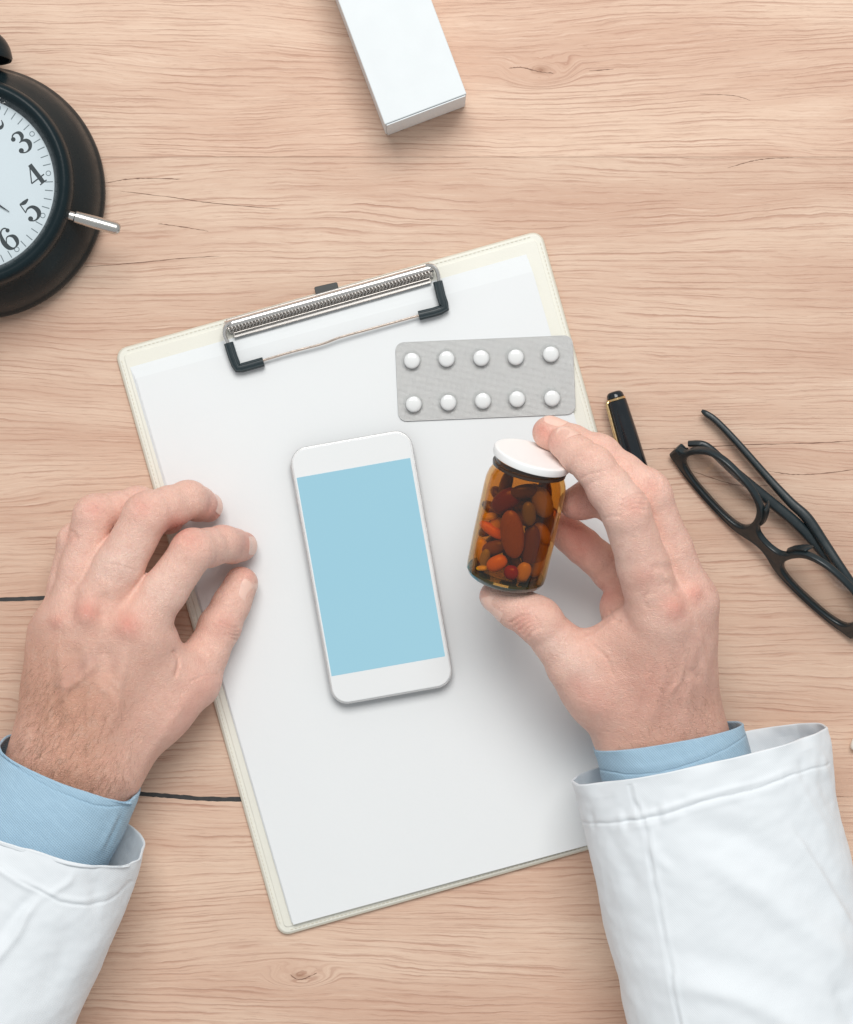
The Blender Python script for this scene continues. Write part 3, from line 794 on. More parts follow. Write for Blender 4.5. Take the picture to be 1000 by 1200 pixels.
mb.build('neck_ring', plain('dark_amber_neck', (.045, .026, .018), .12, var=.2), jar)
LM = JM @ Matrix.Translation((0, 0, 52.6 + UJ)) @ Matrix.Rotation(math.radians(-4.0), 4, AX.cross(Vector((0, 0, 1))).normalized().cross(AX) if False else (JR.inverted() @ Vector((0, 0, 1, 0))).xyz.normalized())
mb = MB(); RL = 17.9
mb.lathe([(RL - 1.2, .4), (RL - .2, .5), (RL + .1, 1.0), (RL + .15, 3.3), (RL - .15, 3.9), (RL - .9, 4.25), (RL - 2.2, 4.2), (RL - 3.2, 4.0), (2, 4.0), (.2, 4.0)], 96, LM)
mb.build('lid', M['lid'], jar, angle=35)
LIDC = J0 + AX * (52.6 + UJ + 4.0)

pills = [  # zoom coords (5x, origin 520,480): x, y, half length, half width, half depth, angle deg, colour, label
 (365, 545, 85, 58, 45, 40, (.20, .018, .020), 'large dark red oval pill high in the left of the jar'),
 (268, 640, 42, 20, 30, 8, (.95, .50, .03), 'small bright yellow pill under the dark red one in the jar'),
 (275, 732, 78, 30, 30, -33, (.95, .22, .02), 'slim bright orange capsule slanting at the left of the jar'),
 (192, 845, 78, 38, 36, 100, (.90, .48, .05), 'upright amber yellow capsule against the left wall of the jar'),
 (226, 945, 34, 15, 20, 2, (1.0, .66, .03), 'tiny bright yellow pill on the floor of the jar at left'),
 (312, 905, 58, 42, 36, 30, (.80, .24, .04), 'orange pill near the floor of the jar beside the yellow capsule'),
 (402, 735, 132, 62, 40, 95, (.42, .13, .045), 'largest red brown capsule standing upright mid jar'),
 (510, 800, 112, 48, 40, 82, (.20, .055, .050), 'long dark plum capsule standing right of the largest brown one'),
 (578, 555, 84, 54, 42, 105, (.46, .24, .08), 'tan oval pill high on the right of the jar'),
 (575, 745, 64, 42, 36, 115, (.60, .26, .05), 'orange brown pill half way up the right of the jar'),
 (396, 955, 38, 40, 34, 0, (.42, .012, .030), 'round cherry red pill on the floor of the jar'),
 (465, 962, 56, 40, 32, 70, (.70, .36, .10), 'tan capsule on the floor right of the cherry red pill'),
 (548, 945, 66, 34, 30, 65, (.62, .30, .07), 'ochre capsule leaning in the bottom right corner of the jar'),
 (500, 612, 66, 36, 30, 95, (.26, .17, .07), 'olive brown capsule above the plum one in the jar'),
 (298, 810, 70, 40, 30, 20, (.30, .11, .04), 'dull brown pill below the slim orange capsule'),
 (310, 672, 42, 34, 30, 50, (.85, .40, .06), 'golden pill behind the slim orange capsule'),
 (425, 895, 64, 28, 24, 110, (.12, .05, .03), 'near black capsule standing behind the cherry red pill'),
 (242, 868, 50, 26, 22, 75, (.50, .36, .06), 'olive yellow sliver of pill between yellow and orange ones'),
 (640, 622, 34, 22, 22, 60, (.90, .26, .05), 'small orange pill at the right wall of the jar'),
 (655, 700, 90, 44, 30, 80, (.18, .06, .035), 'dark chestnut capsule along the right wall of the jar'),
 (610, 850, 70, 46, 30, 75, (.40, .17, .05), 'cinnamon pill low on the right wall of the jar'),
 (470, 480, 70, 40, 30, 10, (.14, .045, .025), 'dark brown pill topmost under the neck of the jar'),
]
JRi = JR.to_3x3().inverted()
lat = AX.cross(Vector((0, 0, 1))).normalized()
front = lat.cross(AX).normalized()          # radial direction facing the camera
for i, (zx, zy, hlh, hw, hd, an, colr, lab) in enumerate(pills):
    px, py = 520 + zx / 5, 480 + zy / 5
    sc = (D - 85) / D / K / 5
    hlh, hw, hd = hlh * sc, hw * sc, hd * sc
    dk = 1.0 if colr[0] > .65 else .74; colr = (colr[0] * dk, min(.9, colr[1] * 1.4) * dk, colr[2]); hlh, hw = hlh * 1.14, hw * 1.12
    # walk down the sight line until the pill sits just inside the inner wall
    best = None
    for z in np.arange(100, 50, -.5):
        c = P(px, py, z); r = c - J0; h_ = r.dot(AX); rad = (r - AX * h_).length
        if rad < RJ - 2.2 - hd * .9 - (.0 if i < 14 else 5) and (r - AX * h_).dot(front) > -6:
            best = c; break
    if best is None: best = P(px, py, zj)
    a = math.radians(an)
    e1 = Vector((math.cos(a), math.sin(a), 0)); e1 = (e1 - front * e1.dot(front)).normalized()
    e3 = (front + lat * random.uniform(-.18, .18)).normalized(); e2 = e3.cross(e1).normalized(); e1 = e2.cross(e3)
    R = Matrix((e1, e2, e3)).transposed().to_4x4()
    ext = lambda d: math.sqrt((e1.dot(d) * hlh) ** 2 + (e2.dot(d) * hw) ** 2 + (e3.dot(d) * hd) ** 2)
    r = best - J0; h_ = min(max(r.dot(AX), 4.6 + ext(AX)), 52 - ext(AX)); la, fr = r.dot(lat), r.dot(front)
    Rin = RJ - 2.3
    for _ in range(200):
        q = math.hypot(abs(la) + ext(lat) * .78, max(fr + ext(front) * .8, 0))
        if q <= Rin: break
        if abs(la) + ext(lat) * .9 > Rin: la -= math.copysign(.12, la)
        else: fr -= .15
    best = J0 + AX * h_ + lat * la + front * fr
    mb = MB(); mb.ell((hd, hw, hlh), Matrix.Rotation(math.pi / 2, 4, 'Y'), 20, 14, 2.4)
    o = mb.build('pill', plain('pill_coating', colr, .32, var=.08, nscale=.3))
    o.matrix_world = Matrix.Translation(best / 1000) @ R
    tag(o, lab, 'pill', 'assorted pills inside the amber jar')

# the dim second layer behind the pills one can pick out
r2 = random.Random(21)
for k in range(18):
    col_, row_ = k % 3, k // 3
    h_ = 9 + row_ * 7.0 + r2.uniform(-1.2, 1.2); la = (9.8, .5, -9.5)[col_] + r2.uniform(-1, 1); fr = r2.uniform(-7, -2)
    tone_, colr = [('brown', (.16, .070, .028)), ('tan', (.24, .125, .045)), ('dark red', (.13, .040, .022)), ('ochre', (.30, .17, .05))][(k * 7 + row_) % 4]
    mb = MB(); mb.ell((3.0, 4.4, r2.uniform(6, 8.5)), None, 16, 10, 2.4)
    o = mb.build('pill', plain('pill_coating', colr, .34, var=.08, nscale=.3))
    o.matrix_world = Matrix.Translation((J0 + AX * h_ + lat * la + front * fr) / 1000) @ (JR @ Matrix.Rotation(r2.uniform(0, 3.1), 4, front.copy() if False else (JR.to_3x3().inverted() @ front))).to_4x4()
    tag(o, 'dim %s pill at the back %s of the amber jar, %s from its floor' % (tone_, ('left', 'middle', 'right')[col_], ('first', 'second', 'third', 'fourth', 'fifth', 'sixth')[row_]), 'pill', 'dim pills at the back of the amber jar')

# ------------------------------------------------------------------ the person: two hands, shirt cuffs, coat sleeves
person = thing('person', 'person in white coat over blue shirt, one hand holding the pill jar, other resting', 'person', (0, -200, 0))
PINV = ROOT['person'].inverted()

def smin(a, b, k):
    h = np.clip(.5 + .5 * (b - a) / k, 0, 1)
    return b * (1 - h) + a * h - k * h * (1 - h)

def cone(Q, a, b, ra, rb, fl=None):
    ab = b - a; L2 = float(ab @ ab)
    d = Q - a
    if L2 < 1e-6: return np.sqrt((d * d).sum(1)) - ra
    h = np.clip(d @ ab / L2, 0, 1)
    e = d - h[:, None] * ab
    if fl is not None:                # flattened section: fl = (unit axis, stretch >1 makes it thinner along the axis)
        e = e + np.outer((e @ fl[0]) * (fl[1] - 1), fl[0])
    return np.sqrt((e * e).sum(1)) - (ra + h * (rb - ra))

def V(p): return np.array(P(p[0], p[1], p[2]))

class Hand:
    def __init__(s, palm, fingers, kf=7.0):
        s.palm = [(V(a), V(b), ra, rb, k) for a, b, ra, rb, k in palm]
        s.chains = []
        for fg in fingers:
            pts = [V(p[:3]) for p in fg['j']]; rs = [p[3] for p in fg['j']]
            prims = []
            for i in range(len(pts) - 1):
                m = (pts[i] + pts[i + 1]) / 2; last = i == len(pts) - 2
                rm = (rs[i] + rs[i + 1]) / 2 * (.985 if last else fg.get('m', .95))
                prims.append((pts[i], m, rs[i], rm)); prims.append((m, pts[i + 1], rm, rs[i + 1]))
            for i in range(1, len(pts) - 1):      # dorsal knuckle and flexor pads
                u1 = pts[i] - pts[i - 1]; u1 /= np.linalg.norm(u1); u2 = pts[i + 1] - pts[i]; u2 /= np.linalg.norm(u2)
                dr = u1 - u2; ln = np.linalg.norm(dr)
                if ln < .12: continue
                dr /= ln; r = rs[i]
                prims.append((pts[i] + dr * r * .17 - u1 * r * .25, pts[i] + dr * r * .14 + u2 * r * .3, r * .88, r * .84))
                mm = pts[i + 1] * .5 + pts[i] * .5
                prims.append((mm - dr * r * .22, mm - dr * r * .2 + u2 * r * .2, r * .80, r * .78))
            s.chains.append((prims, fg.get('k', kf), fg.get('ks', 2.5)))
        pts = np.concatenate([np.array([p[0], p[1]]) for p in s.palm] + [np.array([q[0], q[1]]) for c in s.chains for q in c[0]])
        s.lo = pts.min(0) - 24; s.hi = pts.max(0) + 24
    def f(s, Q):
        d = None
        for a, b, ra, rb, k in s.palm:
            c = cone(Q, a, b, ra, rb); d = c if d is None else smin(d, c, k)
        out = d.copy()
        for prims, kf, ks in s.chains:
            c = None
            for a, b, ra, rb in prims:
                e = cone(Q, a, b, ra, rb); c = e if c is None else smin(c, e, ks)
            out = smin(out, smin(d, c, kf), 1.9)
        return out
    def grad(s, Q, e=.15):
        g = np.stack([s.f(Q + np.eye(3)[i] * e) - s.f(Q - np.eye(3)[i] * e) for i in range(3)], 1)
        return g / (np.linalg.norm(g, axis=1, keepdims=True) + 1e-9)
    def project(s, Q, it=2, off=0.0):
        for _ in range(it):
            n = s.grad(Q); Q = Q - n * np.clip(s.f(Q) - off, -1.5, 1.5)[:, None]
        return Q
    def mesh(s, h=1.35):
        n = np.ceil((s.hi - s.lo) / h).astype(int)
        axs = [s.lo[i] + h * np.arange(n[i]) for i in range(3)]
        X = np.stack(np.meshgrid(*axs, indexing='ij'), -1).reshape(-1, 3)
        F = np.concatenate([s.f(X[i:i + 200000]) for i in range(0, len(X), 200000)]).reshape(n)
        ins = F < 0
        cn = n - 1
        cnt = sum(ins[i:i + cn[0], j:j + cn[1], k:k + cn[2]].astype(np.int8) for i in (0, 1) for j in (0, 1) for k in (0, 1))
        act = (cnt > 0) & (cnt < 8)
        idx = -np.ones(cn, int); ids = np.argwhere(act); idx[act] = np.arange(len(ids))
        acc = np.zeros((len(ids), 3)); num = np.zeros(len(ids))
        cs = [(0,0,0),(1,0,0),(0,1,0),(1,1,0),(0,0,1),(1,0,1),(0,1,1),(1,1,1)]
        for p, q in [(0,1),(2,3),(4,5),(6,7),(0,2),(1,3),(4,6),(5,7),(0,4),(1,5),(2,6),(3,7)]:
            a = ids + cs[p]; b = ids + cs[q]
            fa = F[tuple(a.T)]; fb = F[tuple(b.T)]; m = (fa < 0) != (fb < 0)
            t = np.where(m, fa / (fa - fb + 1e-12), 0)
            acc += np.where(m[:, None], a + (b - a) * t[:, None], 0); num += m
        Vt = s.lo + h * acc / num[:, None]
        quads = []
        for axi in range(3):
            o1, o2 = [(1, 2), (2, 0), (0, 1)][axi]
            sl0 = [slice(None)] * 3; sl1 = [slice(None)] * 3
            sl0[axi] = slice(0, n[axi] - 1); sl1[axi] = slice(1, n[axi])
            i0, i1 = ins[tuple(sl0)], ins[tuple(sl1)]
            e = np.argwhere(i0 != i1)
            e = e[(e[:, o1] >= 1) & (e[:, o2] >= 1) & (e[:, o1] < cn[o1]) & (e[:, o2] < cn[o2])]
            sg = i0[tuple(e.T)]
            u = np.eye(3, dtype=int)[o1]; w = np.eye(3, dtype=int)[o2]
            q = np.stack([idx[tuple((e - u - w).T)], idx[tuple((e - w).T)], idx[tuple(e.T)], idx[tuple((e - u).T)]], 1)
            q[~sg] = q[~sg][:, ::-1]
            quads.append(q)
        Q = np.concatenate(quads); Q = Q[(Q >= 0).all(1)]
        Vt = s.project(Vt, 3)
        Vt, Q = subdivide(Vt, Q)
        Vt = s.project(Vt, 2)
        return Vt, Q

def subdivide(Vt, Q):
    E = np.concatenate([Q[:, [i, (i + 1) % 4]] for i in range(4)]); Es = np.sort(E, 1)
    u, inv = np.unique(Es, axis=0, return_inverse=True); inv = inv.reshape(4, -1)
    nv = len(Vt); mid = (Vt[u[:, 0]] + Vt[u[:, 1]]) / 2; cen = Vt[Q].mean(1)
    fc = nv + len(u) + np.arange(len(Q)); e = nv + inv
    out = [np.stack([Q[:, i], e[i], fc, e[i - 1]], 1) for i in range(4)]
    return np.concatenate([Vt, mid, cen]), np.concatenate(out)

def poly_dist(px, pts, want_t=False):
    """distance in photograph pixels from each row of px to a polyline (and where along it, 0..1)"""
    best = np.full(len(px), 1e9); tb = np.full(len(px), .5); pts = np.array(pts, float)
    if len(pts) == 1: 
        best = np.linalg.norm(px - pts[0], axis=1)
        return (best, tb) if want_t else best
    sl = np.linalg.norm(np.diff(pts, axis=0), axis=1); cum = np.concatenate([[0], np.cumsum(sl)]); tot = cum[-1]
    for k, (a, b) in enumerate(zip(pts[:-1], pts[1:])):
        ab = b - a; t = np.clip((px - a) @ ab / (ab @ ab), 0, 1)
        d = np.linalg.norm(px - a - t[:, None] * ab, axis=1); m = d < best
        best = np.where(m, d, best); tb = np.where(m, (cum[k] + t * sl[k]) / tot, tb)
    return (best, tb) if want_t else best

def relief(Vt, N, feats, nzmin=.05, rag=0.0):
    """ridges, veins, creases: (polyline in photo px, half width px, height mm); rag makes them irregular"""
    px = to_px(Vt); up = np.clip((N[:, 2] - nzmin) / .3, 0, 1); d = np.zeros(len(Vt))
    x, y = px[:, 0], px[:, 1]
    n1 = np.sin(.083 * x + .051 * y + 1.0) + np.sin(.031 * x - .097 * y + 2.2) + .6 * np.sin(.21 * x + .13 * y) + .5 * np.sin(.17 * x - .29 * y + .7)
    n2 = np.sin(.061 * x - .043 * y + 4.0) + np.sin(.047 * x + .089 * y + .3) + .6 * np.sin(.19 * x - .16 * y + 3.0) + .5 * np.sin(.33 * x + .12 * y)
    pq = px + rag * np.stack([n1, n2], 1)
    am_n = 1 + (.30 * n2 * min(1, rag) if rag else 0)
    for pts, sg, am in feats:
        fine = sg < 3
        dist, t = poly_dist(pq if fine else px, spline(pts, 4) if len(pts) > 2 else pts, True)
        tp = np.clip(np.minimum(t, 1 - t) / .30, 0, 1) ** 1.5 if sg >= 3 and len(pts) > 2 else 1.0
        d += am * np.exp(-(dist / sg) ** 2) * tp * (am_n if fine else 1)
    return Vt + N * (d * up)[:, None]

def np_mesh(name, Vt, Q, mat, parent, colors=None):
    inv = np.array(PINV)[:3]
    Vl = Vt @ inv[:, :3].T + inv[:, 3]
    me = bpy.data.meshes.new(name)
    me.vertices.add(len(Vl)); me.vertices.foreach_set('co', (Vl / 1000).astype(np.float32).ravel())
    me.loops.add(Q.size); me.loops.foreach_set('vertex_index', Q.astype(np.int32).ravel())
    me.polygons.add(len(Q)); me.polygons.foreach_set('loop_start', np.arange(0, Q.size, 4, dtype=np.int32))
    me.update(calc_edges=True)
    me.polygons.foreach_set('use_smooth', np.ones(len(Q), bool))
    if colors is not None:
        at = me.color_attributes.new('tone', 'FLOAT_COLOR', 'POINT')
        at.data.foreach_set('color', np.concatenate([colors, np.ones((len(colors), 1))], 1).astype(np.float32).ravel())
    me.validate()
    return link(name, me, mat, parent)

SKIN = np.array((.905, .575, .470)); RED = np.array((.770, .310, .245)); TAN = np.array((.620, .325, .220)); HIGHLIGHT = np.array((.950, .715, .615))  # the palest tone paints highlights on fingers and hand into the skin colour
def tint(px, base, spots):
    c = np.tile(base, (len(px), 1))
    for pts, sg, col, am in spots:
        w = min(.95, am * (1.25 if col is RED else 1)) * np.exp(-(poly_dist(px, pts) / sg) ** 2)
        c = c * (1 - w[:, None]) + np.array(col) * w[:, None]
    return c

def nail(hand, parent, tip, back, face, w, l, shift=0.0):
    """curved nail plate laid on the finger end: tip/back are axis points, face the outward direction"""
    a = V(tip); b = V(back); t = (a - b) / np.linalg.norm(a - b)
    fdir = np.array(face, float); fdir -= t * (fdir @ t); fdir /= np.linalg.norm(fdir); sd = np.cross(t, fdir)
    nu, nvv = 13, 15; Q0 = []
    for j in range(nvv):
        for i in range(nu):
            u = (i / (nu - 1) - .5) * 2; v = j / (nvv - 1)
            ww = w / 2 * (1 - .20 * (1 - v) ** 3) * (1 if v < .8 else math.sqrt(max(0, 1 - ((v - .8) / .2) ** 2 * .55)))
            vv = v * l - (.14 * l * u * u if v > .5 else -.10 * l * u * u * (1 - v))
            an = u * ww / 8.0
            Q0.append(a + t * (vv - l * .62 + shift) + (fdir * math.cos(an) + sd * math.sin(an)) * 9.0)
    Q0 = np.array(Q0)
    # cast towards the finger axis
    ax = a + np.outer((Q0 - a) @ t, t); dirv = ax - Q0; L = np.linalg.norm(dirv, axis=1, keepdims=True); dirv /= L
    lo_, hi_ = np.zeros(len(Q0)), L[:, 0].copy()
    tt = np.zeros(len(Q0))
    for _ in range(40): tt += np.clip(hand.f(Q0 + dirv * tt[:, None]) - .10, -.5, 1.0) * .7
    T = Q0 + dirv * tt[:, None]; Bt = T + dirv * .7
    vs = [tuple(q) for q in T] + [tuple(q) for q in Bt]; fs = []; n0 = nu * nvv
    for j in range(nvv - 1):
        for i in range(nu - 1):
            q = j * nu + i; fs.append((q, q + 1, q + nu + 1, q + nu)); fs.append((n0 + q, n0 + q + nu, n0 + q + nu + 1, n0 + q + 1))
    brd = list(range(nu)) + [j * nu + nu - 1 for j in range(1, nvv)] + [(nvv - 1) * nu + i for i in range(nu - 2, -1, -1)] + [j * nu for j in range(nvv - 2, 0, -1)]
    for i in range(len(brd)): fs.append((brd[i - 1], brd[i], n0 + brd[i], n0 + brd[i - 1]))
    MB().add(vs, fs).build('fingernail', M['nail'], parent, local=False)

def hairs(hand, Vt, N, regions, count, parent, flow):
    """fine body hair lying along the flow direction (photo px)"""
    px = to_px(Vt); w = np.zeros(len(Vt))
    for pts, sg, am in regions: w += am * np.exp(-(poly_dist(px, pts) / sg) ** 2)
    w *= np.clip(N[:, 2], 0, 1); w /= w.sum()
    pick = rng.choice(len(Vt), count, p=w); mb = MB()
    fl = np.array((flow[0], -flow[1], 0.0)); fl /= np.linalg.norm(fl)
    for i in pick:
        n = N[i]; d = fl + rng.normal(0, .35, 3); d -= n * (d @ n); d /= np.linalg.norm(d) + 1e-9
        sdv = np.cross(n, d); L = rng.uniform(2.5, 6.0); p0 = Vt[i] - n * .1 + rng.normal(0, .25, 3); r = .034
        p1 = p0 + d * L * .5 + n * L * .16; p2 = p0 + d * L + n * L * .14
        b = len(mb.v)
        mb.v += [tuple(p0 + sdv * r), tuple(p0 - sdv * r), tuple(p1 + sdv * r * .8), tuple(p1 - sdv * r * .8), tuple(p2)]
        mb.f += [(b, b + 1, b + 3, b + 2), (b + 2, b + 3, b + 4)]
    o = mb.build('body_hair', M['hair'], parent, local=False); o['kind'] = 'stuff'

# ---------- resting hand (photo left)
LW = (86, 902, 33)
left_palm = [
 ((60, 893, 34), (15, 1010, 36), 18.5, 19, 6), ((112, 910, 34), (65, 1040, 36), 17.5, 17, 10), ((86, 900, 34), (40, 1010, 36), 18, 19, 10),
 ((62, 888, 34), (66, 745, 29), 17, 12.5, 10), ((72, 885, 36), (78, 733, 39), 16, 12, 10), ((88, 885, 37), (106, 723, 45), 16, 12.8, 9),
 ((106, 885, 36), (158, 742, 45), 15.5, 13.4, 9),
 ((128, 892, 30), (182, 832, 29), 15.5, 14.5, 12), ((182, 832, 29), (226, 800, 25), 14.2, 11, 8),
 ((160, 790, 33), (212, 795, 27), 9.5, 8.5, 12), ((176, 800, 32), (180, 755, 38), 12, 10.5, 12), ((185, 782, 33), (214, 785, 28), 9, 8, 8), ((138, 698, 39), (176, 702, 38), 8, 8, 7),
 ((80, 850, 24), (90, 770, 24), 15, 13, 12), ((130, 800, 28), (150, 760, 32), 12, 11, 10),
]
left_f = [
 dict(j=[(159, 741, 45, 12.4), (226, 645, 46, 10.0), (262, 638, 29, 8.5), (284, 640, 13.5, 7.3)], k=7),
 dict(m=1.0, j=[(107, 722, 45, 12.6), (173, 603, 48, 10.5), (222, 585, 33, 8.6), (243, 594, 15, 7.5)], k=7),
 dict(j=[(79, 731, 39, 11.0), (111, 604, 40, 9.6), (163, 592, 25, 8.6), (198, 608, 13.5, 7.6)], k=6),
 dict(j=[(66, 745, 29, 10.0), (89, 634, 33, 8.3), (126, 618, 20, 7.4), (152, 626, 9, 6.6)], k=6),
 dict(j=[(182, 832, 29, 13.5), (230, 797, 23, 10.4), (258, 734, 19, 10.2), (283, 684, 14.5, 8.0)], k=7),
]
hand_l = Hand(left_palm, left_f)
VL, QL = hand_l.mesh()
NL = hand_l.grad(VL)
def z1(pts): return [(x / 2.857, 540 + y / 2.857) for x, y in pts]
veins_l = [
 (z1([(110, 900), (150, 860), (175, 820), (220, 770), (290, 710), (340, 660), (360, 620)]), 5.0, .85), (z1([(175, 745), (210, 752), (240, 750), (290, 712)]), 4.2, .55),
 (z1([(285, 705), (330, 750), (380, 800), (410, 900), (415, 960)]), 4.5, .5), (z1([(250, 760), (240, 690), (230, 620), (240, 540)]), 5, .3),
 (z1([(130, 780), (150, 700), (185, 600)]), 4.5, .3), (z1([(400, 860), (430, 960), (430, 1060)]), 5.0, .35),
]
tend_l = [(z1([(300, 980), (300, 760), (290, 560)]), 7, 1.0), (z1([(360, 960), (400, 760), (425, 600)]), 7, 1.0), (z1([(235, 900), (210, 720), (195, 570)]), 7, .9),
 (z1([(440, 1080), (600, 830), (690, 730)]), 6, .5)]
know_l = [([(150, 736)], 14, 1.7), ([(102, 721)], 13, 1.7), ([(68, 727)], 10, 1.2),
 (z1([(350, 560), (345, 480), (360, 420)]), 9, -1.3), (z1([(235, 560), (240, 480), (255, 400)]), 9, -1.2), (z1([(365, 760), (360, 680), (350, 600)]), 11, -1.2), (z1([(260, 740), (250, 660), (245, 600)]), 10, -.8),
 ([(140, 706)], 9, -.4)]
cre_l = []
for (cx, cy), dx, dy in (((165, 594), 2.6, -1.2), ((109, 597), 2.4, -1.2), ((221, 632), 2.2, -2.2), ((82, 627), 1.8, -1.0)):
    for k in (-1.4, -.5, .5, 1.4):     # skin folds over the middle knuckles, running across the finger
        ox, oy = k * dx * 2.0, k * 3.2
        L_ = 9 - abs(k) * 1.8
        cre_l.append(([(cx - L_ + ox * .4, cy + oy + 1), (cx + ox * .4, cy + oy - 1.2), (cx + L_ + ox * .4, cy + oy + 1)], 1.5, -.42))
for k in range(4):
    cre_l.append((z1([(735 + 6 * k, 540 + 14 * k), (765 + 5 * k, 555 + 14 * k), (795 + 3 * k, 560 + 13 * k)]), 1.6, -.60))
cre_l += [(z1([(585, 640), (600, 670), (590, 720)]), 2.2, -.8), (z1([(640, 740), (680, 720), (730, 715)]), 1.6, -.25), (z1([(350, 345), (400, 350), (455, 370)]), 1.4, -.25)]
VL = relief(VL, NL, [(p, w, h * (1.25 if w > 2.5 else 1.15)) for p, w, h in veins_l + tend_l + know_l + cre_l])
for i in range(len(VL)):
    q = VL[i] * .09; VL[i] += NL[i] * (mnoise.noise(Vector(q)) * .45)
tl = tint(to_px(VL), SKIN, [([(60, 880), (120, 790)], 85, (.700, .385, .285), .60), ([(40, 960), (90, 900), (80, 830)], 62, TAN, .75), ([(30, 800), (50, 760)], 30, TAN, .45), ([(60, 830)], 30, TAN, .35),
    ([(150, 733)], 15, RED, .62), ([(102, 716)], 14, RED, .58), ([(66, 728)], 9, RED, .35), ([(165, 594)], 13, RED, .40), ([(110, 598)], 12, RED, .38), ([(226, 634)], 13, RED, .36), ([(82, 630)], 8, RED, .25),
    ([(298, 637)], 16, RED, .55), ([(258, 600)], 17, RED, .55), ([(207, 618)], 16, RED, .6), ([(290, 672)], 12, RED, .35), ([(264, 733)], 14, RED, .3),
    ([(190, 690), (160, 660)], 26, HIGHLIGHT, .45), ([(125, 660)], 20, HIGHLIGHT, .40), ([(130, 770)], 26, HIGHLIGHT, .25), ([(215, 850), (240, 800)], 18, RED, .22), ([(75, 800), (110, 770)], 10, (.52, .32, .28), .3)])
lh = np_mesh('hand', VL, QL, M['skin'], person, tl); tag(lh, 'resting hand with curled fingers on the paper edge')
nail(hand_l, lh, (283, 684, 14.5), (258, 734, 19), (.80, .05, .58), 12.5, 13)
nail(hand_l, lh, (284, 640, 13.5), (262, 638, 29), (1, .0, .02), 10.5, 11.5)
nail(hand_l, lh, (243, 594, 15), (222, 585, 33), (1, .1, .02), 11, 12)
nail(hand_l, lh, (198, 608, 13.5), (163, 592, 27), (1, .1, .02), 10.5, 11.5)
hairs(hand_l, VL, NL, [([(30, 880), (90, 925), (140, 925)], 26, 1.0), ([(60, 850), (45, 800)], 28, .8), ([(90, 840), (120, 870)], 34, .5)], 1500, lh, (-.35, .5))
print('left hand', len(VL), round(time.time() - T0, 1))

# ---------- holding hand (photo right)
def solve_z(px, py, plane_pt, dist, z0=70):
    """height at which the point seen at (px,py) lies dist from a plane through plane_pt square to the jar axis"""
    zs = np.linspace(10, 150, 561)
    e = [abs((P(px, py, z) - plane_pt).dot(AX) - dist) for z in zs]
    return float(zs[int(np.argmin(e))])
def z2(p): return (520 + p[0] / 2.727, 460 + p[1] / 2.727)
zi_ = solve_z(661, 519, LIDC, 7.6); zm_ = solve_z(641, 505, LIDC, 7.6); zt_ = solve_z(579, 699, J0, -8.6)
print('tips', zi_, zm_, zt_)
right_palm = [
 ((756, 880, 43), (798, 1010, 43), 17.8, 18, 6), ((804, 867, 43), (840, 1000, 43), 18.6, 18.5, 10), ((777, 873, 45), (818, 1005, 43), 19, 20, 10),
 ((756, 868, 48), (776, 724, 76), 16.5, 13.6, 10), ((772, 862, 48), (806, 706, 68), 17, 12.5, 9), ((790, 860, 44), (806, 716, 56), 17, 12, 10), ((800, 860, 38), (798, 738, 42), 16, 12, 10),
 ((742, 850, 46), (705, 808, 54), 16.5, 15.5, 12), ((705, 808, 54), (676, 777, 60), 15, 12.5, 8),
 ((700, 795, 58), (765, 735, 70), 9, 9, 12), ((690, 768, 60), (733, 738, 68), 7, 8, 9),
 ((745, 800, 44), (765, 750, 44), 15, 13, 12), ((728, 712, 48), (740, 742, 46), 9, 10, 10),
]
right_f = [
 dict(m=1.0, j=[(773, 724, 77, 13.0), (733, 598, 99, 10.5), (696, 547, 98, 8.9), (661, 519, zi_, 7.4)], k=7),
 dict(j=[(807, 704, 68, 12.0), (759, 577, 84, 10.0), (702, 533, 80, 8.8), (644, 507, zm_, 7.8)], k=7),
 dict(j=[(808, 716, 56, 11), (745, 604, 64, 9.8), (700, 580, 64, 8.6), (674, 590, 66, 7.6)], k=6),
 dict(j=[(798, 738, 42, 10.5), (716, 668, 42, 9.2), (683, 640, 46, 8.2), (656, 618, 50, 7.2)], k=6),
 dict(j=[(705, 808, 54, 14), (674, 775, 60, 11.6), (630, 727, 66, 10.6), (583, 698, zt_, 8.2)], k=7),
]
hand_r = Hand(right_palm, right_f)
VR, QR = hand_r.mesh()
NR = hand_r.grad(VR)
def zz(pts): return [z2(p) for p in pts]
feat_r = [
 (zz([(640, 1120), (690, 960), (720, 800)]), 7, .6), (zz([(760, 1080), (790, 900), (800, 740)]), 7, .6),
 (zz([(850, 980), (830, 850), (800, 700)]), 4, .7), (zz([(700, 560), (725, 620), (745, 650)]), 3, .6),
 (zz([(700, 1000), (760, 900), (760, 800)]), 3.5, .4), (zz([(600, 1050), (640, 930), (660, 850)]), 4, .35),
 ([z2((735, 690))], 13, 1.5), ([z2((800, 640))], 9, 1.2), (zz([(690, 600), (730, 620), (770, 640)]), 5, -.5), (zz([(680, 560), (720, 560)]), 6, -.4),
 (zz([(560, 730), (540, 725), (530, 700)]), 2, -.5), (zz([(455, 785), (490, 770), (540, 730)]), 2.5, .5), (zz([(470, 800), (520, 850), (540, 900)]), 2.2, -.45),
 (zz([(650, 690), (640, 660), (660, 640)]), 2.5, -.3), (zz([(790, 870), (800, 900), (830, 920)]), 5, -.5)]
for k in range(5):
    feat_r.append((zz([(215 + 14 * k, 735 + 12 * k), (250 + 8 * k, 715 + 12 * k), (290 + 6 * k, 712 + 10 * k)]), 1.6, -.58))
